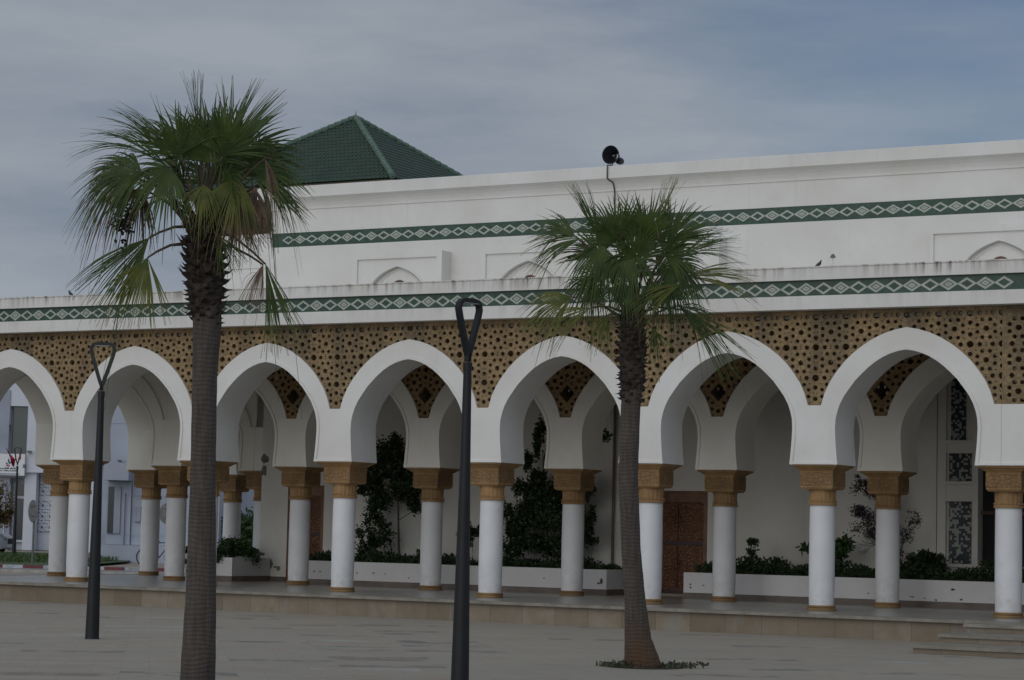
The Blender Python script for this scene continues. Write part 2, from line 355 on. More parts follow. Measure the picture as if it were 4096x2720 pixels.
def palmtrunk():
    mt, n, l, b = nodes('palm_trunk_bark'); o = pos(n); sp = n.new('ShaderNodeSeparateXYZ'); l.new(o, sp.inputs[0])
    nn = noise(n, l, o, 3, 4); z = mth(n, l, 'ADD', mth(n, l, 'MULTIPLY', sp.outputs[2], 26), mth(n, l, 'MULTIPLY', nn, 3.5)); ring = mth(n, l, 'SINE', mth(n, l, 'MULTIPLY', z, 6.283*.9))
    ver = noise(n, l, o, 1, 5, .7, (30, 30, 2.0))
    c = mixc(n, l, rng(n, l, ver, .3, .7), (.045, .036, .031), (.105, .088, .076)); c = mixc(n, l, rng(n, l, ring, .4, 1, 0, .28), c, (.035, .028, .024))
    dv = n.new('ShaderNodeVectorMath'); dv.operation = 'DISTANCE'; l.new(o, dv.inputs[0]); dv.inputs[1].default_value = (18.1, -11.5, -.5)
    lowz = rng(n, l, mth(n, l, 'ADD', dv.outputs['Value'], mth(n, l, 'MULTIPLY', nn, .35)), .95, .55, 0, .8)   # brown root mat at the foot
    c = mixc(n, l, lowz, c, (.085, .042, .018))
    l.new(c, b.inputs['Base Color']); b.inputs['Roughness'].default_value = .9
    bump(n, l, b, mth(n, l, 'ADD', mth(n, l, 'MULTIPLY', ring, .18), ver), .5, .02); return mt
M['ptrunk'] = palmtrunk()
# ------------------------------------------------------------------ ground
def px(x, y, dep):       # point seen at photo pixel (x, y) standing dep metres in front of the camera
    return CAM + (VF + VR*((x-2048)/F) - VU*((y-1360)/F))*dep
def pz(x, y, z):
    d = VF + VR*((x-2048)/F) - VU*((y-1360)/F); return CAM + d*((z-CAM.z)/d.z)
def py(x, y, Y):
    d = VF + VR*((x-2048)/F) - VU*((y-1360)/F); return CAM + d*((Y-CAM.y)/d.y)
RH = Vector((math.cos(YAW), -math.sin(YAW), 0)); FH = Vector((math.sin(YAW), math.cos(YAW), 0)); UP = Vector((0, 0, 1))
B0 = Vector((CAM.x, CAM.y, G))
def at(r, f, z=0.): return B0 + RH*r + FH*f + UP*z
def sheet(name, r0, r1, f0, f1, dz, mat, sub=None):
    mb = MB(); mb.add([at(r0, f0, dz), at(r1, f0, dz), at(r1, f1, dz), at(r0, f1, dz)], [(0, 1, 2, 3)])
    return tag(mb.build(name, mat), kind='structure')
mb = MB(); mb.add([(-900, -900, G), (900, -900, G), (900, 1400, G), (-900, 1400, G)], [(0, 1, 2, 3)])
tag(mb.build('ground', M['plaza']), kind='structure')
M['asphalt'] = simple('worn_pale_asphalt', (.20, .185, .165), .8, .15, 1.2, .1)
M['concrete'] = simple('pale_kerb_concrete', (.42, .41, .39), .7, .15, 4, .1)
M['tanpave'] = simple('tan_pavement', (.30, .25, .195), .7, .15, 1.5, .1)
sheet('pavement', -60, 60, 62.2, 68.2, .004, M['tanpave'])
sheet('road', -80, 60, 68.8, 74.0, .004, M['asphalt'])
sheet('far_pavement', -80, 60, 75.0, 140, .008, M['tanpave'])
mb = MB()
for i in range(40): mb.obox(at(0, 68.2), RH, FH, UP, -60+i*3+.005, -60+(i+1)*3-.005, 0, .6, 0, .08)
tag(mb.build('kerb', M['concrete']), kind='structure')
M['red'] = simple('red_kerb_paint', (.16, .035, .045), .6, .2, 4); M['kwhite'] = simple('white_kerb_paint', (.42, .45, .49), .6, .2, 4)
ma, mw = MB(), MB()
for i in range(-26, 10):
    (ma if i % 2 else mw).obox(at(0, 74.6), RH, FH, UP, -16.35+i*.66*1.0, -16.35+(i+1)*.66-.004, 0, .35, 0, .10)
tag(ma.build('painted_kerb_red', M['red']), kind='structure'); tag(mw.build('painted_kerb_white', M['kwhite']), kind='structure')
# grass verge
M['lawn'] = simple('lawn', (.045, .075, .02), .9, .3, 2.5, .4, dark=(.03, .055, .014))
mb = MB(); random.seed(5)
pts = [(-34, 75.05), (-14.2, 75.05), (-14.2, 86), (-15.2, 94), (-17.5, 104), (-34, 108)]
mb.add([at(a, b, .10) for a, b in pts], [tuple(range(len(pts)))])
verge = mb.build('lawn', M['lawn']); tag(verge, kind='structure')
M['grass'] = leaf('grass_blade', (.03, .065, .012), (.075, .12, .03), .2)
def blades(name, cx, cy, rr, rf, n, h, z=0, world=False):
    mb = MB()
    for _ in range(n):
        while True:
            a, b = random.uniform(-1, 1), random.uniform(-1, 1)
            if a*a+b*b < 1: break
        p = Vector((cx, cy, z)) + RH*a*rr + FH*b*rf
        t = random.uniform(0, 6.28); dx = Vector((math.cos(t), math.sin(t), 0)); hh = h*random.uniform(.4, 1); w = h*.06+.003
        tip = p + UP*hh + dx*hh*random.uniform(.1, .7)
        mid = p + UP*hh*.6 + dx*hh*.15
        s_ = Vector((-dx.y, dx.x, 0))*w
        mb.add([p-s_, p+s_, mid+s_*.8, mid-s_*.8, tip], [(0, 1, 2, 3), (3, 2, 4)])
    return mb
q = at(-22.5, 85, .1)
mb = blades('g', q.x, q.y, 8, 9.5, 9000, .22, q.z)
tag(mb.build('grass', M['grass']), 'short green grass on the verge behind the left colonnade', 'grass', kind='stuff')
# ------------------------------------------------------------------ terrace
TX0, TX1, TY0, TY1 = -3.95, 34.0, -1.93, 16.0
mb = MB(); mb.box(TX0+.06, TX1, TY0+.06, TY1, G, -.05)
terr = tag(mb.build('terrace', M['plinth']), kind='structure')
mb = MB(); mb.box(TX0+.02, TX1, TY0, TY1, -.05, 0)
tag(mb.build('terrace_floor', M['floor']), kind='structure')
mb = MB()
x = TX0
while x < TX1:                                    # nosing slabs along the edge, each 1.2 m
    mb.box(x+.003, min(x+1.2, TX1)-.003, TY0-.03, TY0+.27, -.046, .004); x += 1.2
mb.box(TX0-.01, TX0+.29, TY0+.28, TY1, -.046, .004)
tag(mb.build('terrace_edge', M['nosing']), kind='structure')
st = thing('entrance_steps', (19.5, -4, G), 'pale stone steps rising to the gallery at the right end of the plinth', 'steps')
SY = [-5.42, -4.36, -3.30]
for k in range(3):
    z1 = G + .1183*(k+1); y0 = SY[k]; y1 = SY[k+1] if k < 2 else TY0-.034; xa = 19.22+.03*k
    mb = MB(); mb.box(xa+.03, 27-.03*k, y0+.035, y1+.034, G+.001 if k == 0 else z1-.1183+.001, z1-.046)
    s_ = mb.build('step', M['plinth'], st)
    mb = MB(); mb.box(xa, 27.02-.03*k, y0, y1+.034 if k < 2 else y1, z1-.046, z1)
    mb.build('tread', M['nosing'], s_)
# ------------------------------------------------------------------ arcade
arc = thing('arcade', (8, 0, 0), 'white arcade of pointed horseshoe arches with pierced ochre screens and green frieze', 'arcade')
H = 2.4; q_ = .42
INT = [(1.158, 2.4), (1.178, 2.6), (1.194, 2.8), (1.203, 2.99), (1.194, 3.15), (1.166, 3.27), (1.125, 3.385), (1.054, 3.52), (.966, 3.64), (.862, 3.775), (.746, 3.89), (.640, 3.985), (.523, 4.075), (.40, 4.148), (.279, 4.203), (.14, 4.245), (0, 4.268)]
EXT = [(1.462, 3.373), (1.428, 3.50), (1.376, 3.64), (1.295, 3.79), (1.186, 3.94), (1.075, 4.075), (.944, 4.20), (.80, 4.315), (.638, 4.42), (.49, 4.50), (.332, 4.562), (.17, 4.605), (0, 4.633)]
HD = D/2
def both(c): return [(-a, b) for a, b in c] + [(a, b) for a, b in reversed(c[:-1])]     # left springing .. apex .. right springing
def arch_mesh(wl=HD, wr=HD, cap_l=False, cap_r=False, ql=q_, z_not=3.373):
    """one bay: pier halves, ring and reveals, centred at x = 0, wall centred at y = 0"""
    I = both(INT); E_ = both(EXT); mb = MB(); n = len(I)
    # resample the outer line so it pairs with the inner line
    out = []
    for i, (a, b) in enumerate(I):
        if b < 3.30:
            out.append(((-wl if a < 0 else wr), b))
        else: out.append(None)
    idx = [i for i in range(n) if out[i] is None]; k = len(idx)
    import bisect
    Ls = [0]
    for j in range(1, len(E_)): Ls.append(Ls[-1]+math.dist(E_[j], E_[j-1]))
    for t, i in enumerate(idx):
        s = Ls[-1]*t/(k-1); j = min(max(bisect.bisect_right(Ls, s)-1, 0), len(E_)-2); f = (s-Ls[j])/(Ls[j+1]-Ls[j])
        out[i] = (E_[j][0]+(E_[j+1][0]-E_[j][0])*f, E_[j][1]+(E_[j+1][1]-E_[j][1])*f)
    if k % 2: out[idx[k//2]] = (0, EXT[-1][1])
    for sgn in (-1, 1):
        y = sgn*ql
        b = len(mb.v)
        for p in I: mb.v.append((p[0], y, p[1]))
        for p in out: mb.v.append((p[0], y, p[1]))
        for i in range(n-1):
            fc = (b+i, b+i+1, b+n+i+1, b+n+i)
            mb.f.append(fc if sgn < 0 else fc[::-1])
        # corner at notch: between last vertical side point and first extrados point
        i0, i1 = idx[0]-1, idx[-1]+1
        b2 = len(mb.v); mb.v += [(-wl, y, z_not), (wr, y, z_not)]
        fa = (b+n+i0, b+n+i0+1, b2); fb = (b+n+i1, b2+1, b+n+i1-1)
        mb.f.append(fa[::-1] if sgn < 0 else fa); mb.f.append(fb[::-1] if sgn < 0 else fb)
    N2 = 2*n+2
    for i in range(n-1): mb.f.append((i, N2+i, N2+i+1, i+1))                       # reveal
    for i in range(idx[0], idx[-1]): mb.f.append((n+i, n+i+1, N2+n+i+1, N2+n+i))      # top of the ring
    mb.f.append((2*n, n+idx[0], N2+n+idx[0], N2+2*n)); mb.f.append((n+idx[-1], 2*n+1, N2+2*n+1, N2+n+idx[-1]))
    mb.f.append((n, N2+n, N2, 0)); mb.f.append((n-1, N2+n-1, N2+2*n-1, 2*n-1))      # undersides on the capitals
    for flag, j0, j1 in ((cap_l, n, 2*n), (cap_r, 2*n-1, 2*n+1)):
        if flag: mb.f.append((j0, j1, N2+j1, N2+j0) if flag else None)
    # proud bead along the inner edge
    B_ = .052
    for sgn in (-1,):
        ins = []
        for i, p in enumerate(I):
            a = Vector(I[max(i-1, 0)]); c = Vector(I[min(i+1, n-1)]); t = (c-a).normalized(); nn_ = Vector((-t.y, t.x)); ins.append((p[0]+nn_.x*B_, p[1]+nn_.y*B_))
        y0, y1 = -ql-.022, -ql+.002; b = len(mb.v)
        for p in I: mb.v.append((p[0], y0, p[1]))
        for p in ins: mb.v.append((p[0], y0, p[1]))
        for p in ins: mb.v.append((p[0], y1, p[1]))
        for p in I: mb.v.append((p[0], y1, p[1]))
        for i in range(n-1):
            for r_ in range(3): mb.f.append((b+r_*n+i, b+r_*n+i+1, b+(r_+1)*n+i+1, b+(r_+1)*n+i))
            mb.f.append((b+3*n+i, b+3*n+i+1, b+i+1, b+i))
        # bead across the foot of each half pier
        for xa, xb in ((-wl, I[0][0]-.0), (I[-1][0]+.0, wr)):
            mb.box(min(xa, xb), max(xa, xb), y0+.002, y1, 2.4, 2.44)
    me = mb.mesh('arch'); bm = bmesh.new(); bm.from_mesh(me); bmesh.ops.recalc_face_normals(bm, faces=bm.faces); bm.to_mesh(me); bm.free()
    me.polygons.foreach_set('use_smooth', [True]*len(me.polygons)); me.set_sharp_from_angle(angle=R(28))
    return me
am = arch_mesh(); am.materials.append(M['arch_white'])
am_in = am.copy(); am_in.materials.clear(); am_in.materials.append(M['inner_white'])
def put(me, name, parent, loc, rz=0):
    o = link(bpy.data.objects.new(name, me)); o.location = loc; o.rotation_euler = (0, 0, rz); o.parent = parent; o.matrix_parent_inverse = inv(parent); return o
for i in range(-1, 6): put(am, 'arch', arc, ((i+.5)*D, 0, 0))
put(am, 'arch', arc, (6.55*D + D/2 + 0, 0, 0)); put(am, 'arch', arc, (6.55*D + 1.5*D, 0, 0))
for i in range(-1, 8): put(am_in, 'arch', arc, ((i+.5)*D, D, 0))
for j in (0, 1, 2, 3):
    put(am_in, 'arch', arc, (-D, (j+.5)*D, .002), R(90))
put(am_in, 'arch', arc, (0, 2.5*D, .002), R(90))
put(am_in, 'arch', arc, (-.5*D, 2*D, 0)); put(am_in, 'arch', arc, (-.5*D, 3*D, 0))
# wide white pier right of the sixth column, and the end pier at the left corner
mb = MB(); mb.box(6*D+.003, 6.55*D-.003, -q_+.002, q_-.002, 2.4, 3.371)
mb.box(6*D+.003, 6.55*D-.003, -q_-.02, -q_+.001, 2.402, 2.44); mb.build('wide_pier', M['arch_white'], arc)
mb = MB(); mb.box(-D-q_, -D-.003, -q_+.002, q_-.002, 2.4, 3.371); mb.build('end_pier', M['arch_white'], arc)
mb = MB(); mb.box(-D-q_, -D-.003, D-q_+.002, D+q_-.002, 2.4, 3.371); mb.build('end_pier', M['inner_white'], arc)
# columns
sh = MB().lathe([(.206, .09), (.213, .35), (.214, 1.0), (.209, 1.735)], n=28)
col0 = sh.build('column', M['shaft'], arc, angle=40)
nk = MB(); base = 0; nn = 36
prof = [(.236, 1.735), (.238, 1.765), (.217, 1.785), (.221, 1.96), (.235, 1.992)]
for r_, z in prof:
    for k in range(nn):
        a = 2*math.pi*k/nn; rr = r_ - (.007 if (k % 2 and 1.78 < z < 1.97) else 0); nk.v.append((rr*math.cos(a), rr*math.sin(a), z))
for i in range(len(prof)-1):
    for k in range(nn): nk.f.append((i*nn+k, i*nn+(k+1) % nn, (i+1)*nn+(k+1) % nn, (i+1)*nn+k))
for k in range(24):                               # row of beads round the foot of the necking
    a = 2*math.pi*k/24; nk.box(.228*math.cos(a)-.008, .228*math.cos(a)+.008, .228*math.sin(a)-.008, .228*math.sin(a)+.008, 1.79, 1.815)
nk.build('necking', M['neck'], col0, local=True)
cp = MB().sqlathe([(.20, 1.99), (.255, 1.995), (.283, 2.03), (.288, 2.08), (.288, 2.285), (.275, 2.29), (.292, 2.31), (.318, 2.325), (.35, 2.352), (.392, 2.37), (.396, 2.3985)])
c_ = cp.build('capital', M['carved'], col0, local=True)
bs = MB().lathe([(.232, 0), (.240, .02), (.236, .035), (.224, .043), (.236, .055), (.238, .075), (.222, .09)], n=28)
bs.build('base', tan('base_ochre_stone', (.27, .165, .075), False, False), col0, local=True, angle=50)
cols = [(i*D, 0) for i in range(-1, 7)] + [(6.55*D, 0), (7.55*D, 0), (8.55*D, 0)] + [(i*D, D) for i in range(-1, 9)] + [(-D, 2*D), (0, 2*D), (-D, 3*D), (0, 3*D), (-D, 4*D)]
first = True
for x, y in cols:
    o = col0 if first else copy_tree(col0); first = False
    o.location = (x, y, 0)
# pierced screens above the arches
TOPZ = 4.885
def clip_ok(poly, inside): return all(inside(p) for p in poly)
def screen_mesh(diamond=False, y0=-.035, y1=.035, half=HD, side=0):
    # outline: spandrel between two arch rings, column axis at x = 0
    E1 = [(a-HD, b) for a, b in reversed(EXT)]                 # right half of the left arch: apex .. springing
    EX = [(a*.93, 3+(b-3)*.93) for a, b in EXT]; Z0_ = EX[0][1]
    E1 = [(-HD + a, b) for a, b in reversed(EX)]
    E2 = [(HD - a, b) for a, b in EX]
    outline = [(-HD, TOPZ)] + E1 + E2 + [(HD, TOPZ)]
    if side < 0: outline = [(-HD, TOPZ)] + E1 + [(0, Z0_), (0, TOPZ)]
    if side > 0: outline = [(0, TOPZ), (0, Z0_)] + E2 + [(HD, TOPZ)]
    xa, xb = (0 if side > 0 else -HD), (0 if side < 0 else HD)
    outline = [p for i, p in enumerate(outline) if i == 0 or math.dist(p, outline[i-1]) > 1e-5]
    def ext_z(x):       # ring height at x
        ax = HD - abs(x)
        if ax > EX[0][0]: return Z0_
        for (a, b), (c, d) in zip(EX[:-1], EX[1:]):
            if c <= ax <= a: return b + (d-b)*(a-ax)/(a-c)
        return 4.7
    def inside(p, mg=.008): return xa+.0002 < p[0] < xb-.0002 and p[1] < TOPZ-mg and p[1] > ext_z(p[0])+mg and p[1] > Z0_+mg and p[1] > max(ext_z(p[0]-mg), ext_z(p[0]+mg))+mg*.5
    P, Q = D/6, .506
    kx, kz = P/468., Q/490.
    cell = [(0,0,50,10)] + [(s*140,0,34,8) for s in (-1,1)] + [(0,s*153,35,8) for s in (-1,1)] + [(s*105,t*190,30,7) for s in (-1,1) for t in (-1,1)] + [(234,245,40,9)] \
        + [(234+s*56,245+t*138,30,7) for s in (-1,1) for t in (-1,1)] + [(s*25,245,13,3) for s in (-1,1)] + [(s*88,t*92,12,4) for s in (-1,1) for t in (-1,1)] + [(234,18,13,4), (234, -18, 13, 4)]
    holes = []
    for ci in range(-4, 5):
        for cj in range(-5, 3):
            for hx, hz, r_, ns in cell:
                cx = ci*P + hx*kx; cz = 4.84 + cj*Q + hz*kz
                if diamond and abs(cx)+abs(cz-3.83) < .245: continue
                rot = (ci*7+cj*3+hx) % 5*.3
                poly = [(cx + r_*kx*1.10*math.cos(2*math.pi*k/ns+rot), cz + r_*kz*1.10*math.sin(2*math.pi*k/ns+rot)) for k in range(ns)]
                if min(abs(cx-xa), abs(cx-xb)) < .08: poly = [((max(xa+.0004+.00005*i, min(xb-.0004-.00005*i, a))), b) for i, (a, b) in enumerate(poly)]
                if cz > TOPZ-.12:
                    if cz > TOPZ+.01: continue
                    poly = [(a, min(b, TOPZ-.010-.0001*i)) for i, (a, b) in enumerate(poly)]
                if clip_ok(poly, inside): holes.append(poly)
    if diamond: holes.append([(-.165, 3.83), (0, 3.655), (.165, 3.83), (0, 4.01)])
    holes = [h if sum(h[i-1][0]*h[i][1]-h[i][0]*h[i-1][1] for i in range(len(h))) > 0 else h[::-1] for h in holes]
    vs = [Vector(p) for p in outline]; faces = [list(range(len(vs)))]
    for h in holes:
        b = len(vs); vs += [Vector(p) for p in h]; faces.append(list(range(b, b+len(h))))
    res = delaunay_2d_cdt(vs, [], faces, 0, 1e-6)
    ov, oe, of = res[0], res[1], res[2]; orig = res[5]
    tri = [f for f, og in zip(of, orig) if og and 0 in og and not any(g > 0 for g in og)]
    mb = MB(); nv = len(ov)
    mb.v = [(p.x, y0, p.y) for p in ov] + [(p.x, y1, p.y) for p in ov]
    mb.f = [tuple(f) for f in tri] + [tuple(i+nv for i in reversed(f)) for f in tri]
    from collections import Counter
    cnt = {}
    for f in tri:
        for a, b in zip(f, list(f[1:])+[f[0]]): cnt[(a, b)] = 1
    for (a, b) in cnt:
        if (b, a) not in cnt: mb.f.append((b, a, a+nv, b+nv))
    me = mb.mesh('screen'); bm = bmesh.new(); bm.from_mesh(me); bmesh.ops.recalc_face_normals(bm, faces=bm.faces); bm.to_mesh(me); bm.free()
    return me
scr = screen_mesh(); scr.materials.append(M['lattice'])
scr_d = screen_mesh(True); scr_d.materials.append(M['lattice_in'])
scr_b = scr.copy(); scr_b.materials.clear(); scr_b.materials.append(M['lattice_in'])
scr_l = screen_mesh(side=-1); scr_l.materials.append(M['lattice']); scr_r = screen_mesh(side=1); scr_r.materials.append(M['lattice'])
for i in range(-1, 7):
    put(scr if i < 6 else scr_l, 'pierced_screen', arc, (i*D, -.350, 0)); put(scr_b, 'pierced_screen', arc, (i*D, .345, 0))
put(scr_r, 'pierced_screen', arc, (6.55*D, -.350, 0)); put(scr_l, 'pierced_screen', arc, (8.55*D, -.350, 0))
def plain_spandrel():
    mb = MB(); E1 = [(-HD + a, b) for a, b in reversed([(a*.93, 3+(b-3)*.93) for a, b in EXT])]; E2 = [(-a, b) for a, b in reversed(E1)]
    pl = E1 + E2; n_ = len(pl)
    for y in (-.03, .03): mb.v += [(a, y, b) for a, b in pl] + [(a, y, TOPZ) for a, b in pl]
    for i in range(n_-1): mb.f += [(i, i+1, n_+i+1, n_+i), (2*n_+i+1, 2*n_+i, 3*n_+i, 3*n_+i+1)]
    me = mb.mesh('spandrel'); me.materials.append(M['inner_white']); return me
pls = plain_spandrel()
for i in range(-1, 8):
    put(scr_d if i > 0 else pls, 'pierced_screen' if i > 0 else 'spandrel', arc, (i*D, D-.345, 0)); put(scr_b if i > 0 else pls, 'pierced_screen' if i > 0 else 'spandrel', arc, (i*D, D+.345, 0))
put(scr, 'pierced_screen', arc, (7.55*D, -.350, 0))
for y in (2*D, 3*D): put(pls, 'spandrel', arc, (-D, y-.345, 0)); put(pls, 'spandrel', arc, (0, y-.345, 0))
for j in (0, 1, 2, 3, 4): put(pls, 'spandrel', arc, (-D+.345, j*D, 0), R(90))
for j in (2, 3): put(pls, 'spandrel', arc, (.345, j*D, 0), R(90))
mb = MB(); mb.box(.421, .645, 2*D-.42, 2*D+.42, 2.4, 4.94); mb.box(.003, .419, 2*D-.418, 2*D-.003, 2.405, 3.371); mb.box(.003, .419, 2*D-.375, 2*D-.003, 3.373, 4.93); mb.build('lintel', M['inner_white'], arc)
mb = MB(); mb.box(.003, .419, 3*D-.418, 3*D-.003, 2.405, 3.371); mb.build('lintel', M['inner_white'], arc)
# screen piece over the wide pier
mb = MB(); X0, X1 = 6*D, 6.55*D
def strip_screen():
    vs = [Vector(p) for p in ((0, 3.30), (.55*D, 3.30), (.55*D, TOPZ), (0, TOPZ))]; faces = [[0, 1, 2, 3]]
    P, Q = D/6, .506
    for ci in range(0, 4):
        for cj in range(-3, 1):
            for hx, hz, r_, ns in ((0, 0, 50, 10), (140, 0, 34, 8), (-140, 0, 34, 8), (0, 153, 35, 8), (0, -153, 35, 8), (105, 190, 30, 7), (-105, 190, 30, 7), (105, -190, 30, 7), (-105, -190, 30, 7), (234, 245, 40, 9), (290, 107, 30, 7), (178, 107, 30, 7), (290, 383, 30, 7), (178, 383, 30, 7)):
                cx, cz = ci*P+hx*P/468, 4.84+cj*Q+hz*Q/490
                pl = [(cx+r_*P/468*1.2*math.cos(6.2832*k/ns), cz+r_*Q/490*1.2*math.sin(6.2832*k/ns)) for k in range(ns)]
                if all(.012 < a < .55*D-.012 and 3.31 < b < TOPZ-.012 for a, b in pl):
                    b0 = len(vs); vs += [Vector(p) for p in pl]; faces.append(list(range(b0, b0+ns)))
    ov, _, of, _, _, og = delaunay_2d_cdt(vs, [], faces, 0, 1e-6)
    tri = [f for f, g in zip(of, og) if g and 0 in g and not any(k > 0 for k in g)]
    mb = MB(); nv = len(ov); mb.v = [(p.x, -.035, p.y) for p in ov] + [(p.x, .035, p.y) for p in ov]
    mb.f = [tuple(f) for f in tri] + [tuple(i+nv for i in reversed(f)) for f in tri]
    ed = {(a, b) for f in tri for a, b in zip(f, list(f[1:])+[f[0]])}
    for a, b in ed:
        if (b, a) not in ed: mb.f.append((b, a, a+nv, b+nv))
    me = mb.mesh('screen'); me.materials.append(M['lattice']); return me
ss = strip_screen()
# full screens overlap half bays at the ends only; the wide pier gets a plain strip between them
put(ss, 'pierced_screen', arc, (6*D, -.350, 0))
XE = 8.55*D + .45
mb = MB(); mb.box(-D-q_, XE, -.40, -.30, TOPZ+.002, 4.944); mb.build('screen_rail', M['lattice'], arc)
mb = MB(); mb.box(-D-q_, 8*D, D-.40, D-.30, TOPZ+.002, 4.944); mb.build('screen_rail', M['lattice_in'], arc)
# cornice, frieze, parapet and roof
mb = MB(); mb.box(-D-.64, XE+.2, -.64, .45, 4.945, 5.168); mb.build('cornice', M['cornice'], arc)
mb = MB(); mb.box(-D-.60, XE+.16, -.60, -.3, 5.168, 5.43, ('b', 't')); mb.build('tile_frieze', M['band_low'], arc)
mb = MB(); mb.box(-D-.66, XE+.22, -.66, -.25, 5.43, 5.632)
x = -D-.66
while x < XE: mb.box(x+.004, x+1.996, -.675, -.235, 5.632, 5.652); x += 2.0
mb.build('parapet', M['parapet'], arc)
mb = MB(); mb.box(-D-.64, -.2-D, .46, 13, 4.945, 5.632); mb.build('side_parapet', M['parapet'], arc)
mb = MB(); mb.box(-D-.3, XE, .452, 5.28, 5.0, 5.12); mb.box(-D-.19, .65, 5.281, 13, 5.0, 5.12); mb.build('roof_slab', M['inner_white'], arc)
mb = MB(); mb.box(-D-q_, XE, D-.42, D+.42, 4.944, 4.999); mb.build('beam', M['inner_white'], arc)
# transverse wall of the last bay (solid wall end with the tall reveal)
# ------------------------------------------------------------------ prayer hall
YW = 5.3
hall = thing('prayer_hall', (12, 9, 0), 'tall white hall with arched window bays, green lozenge frieze and moulded cornice behind the arcade', 'building')
mb = MB()
# ground storey wall with door openings: x ranges
def wallx(x0, x1, z0, z1, y0=YW, y1=YW+.35): mb.box(x0, x1, y0, y1, z0, z1)
wallx(.65, 1.36, 0, 4.99); wallx(1.36, 2.30, 2.08, 4.99); wallx(2.30, 9.93, 0, 4.99); wallx(9.93, 11.31, 2.06, 4.99); wallx(11.31, 15.95, 0, 4.99)
wallx(15.95, 16.74, 0, 4.99, YW+.05); wallx(16.74, 18.9, 0, .74, YW+.05); wallx(16.74, 18.9, 2.86, 4.99, YW+.05); wallx(18.9, XE, 0, 4.99)
mb.box(.65, .95, YW+.35, 13, 0, 4.99)
mb.build('wall', M['peel'], hall)
mb = MB(); mb.box(.69, XE, YW, YW+.35, 5.121, 7.288); mb.box(.69, .99, YW+.35, 13, 5.121, 7.288)
mb.box(.69, XE, YW, YW+.35, 7.598, 8.118); mb.box(.69, .99, YW+.35, 13, 7.288, 8.118)
mb.box(.72, XE, YW+.03, YW+.35, 7.288, 7.598); mb.build('upper_wall', M['hall'], hall)
mb = MB(); mb.box(.735, XE, YW-.004+.012, YW+.029, 7.290, 7.596); mb.build('tile_frieze', M['band_up'], hall)
# cornice: fillet, cove, fascia
prof = [(0, 8.10), (-.025, 8.10), (-.025, 8.135), (-.035, 8.17), (-.065, 8.23), (-.12, 8.285), (-.20, 8.325), (-.235, 8.335), (-.235, 8.572), (-.215, 8.585), (.3, 8.585)]
mb = MB(); 
for X in (.69, XE):
    for a, z in prof:
        mb.v.append((X + (a if X < 1 else -a), YW+a, z))
k = len(prof)
for i in range(k-1): mb.f.append((i, i+k, i+k+1, i+1))
for X, Yb in ((.69, 13),):
    b = len(mb.v)
    for a, z in prof: mb.v.append((X+a, Yb, z))
    for i in range(k-1): mb.f.append((b+i, i, i+1, b+i+1))
o = mb.build('cornice', M['hall'], hall)
mb = MB(); mb.box(.75, XE, YW+.31, 24, 8.50, 8.57); mb.build('roof_slab', M['hall'], hall)
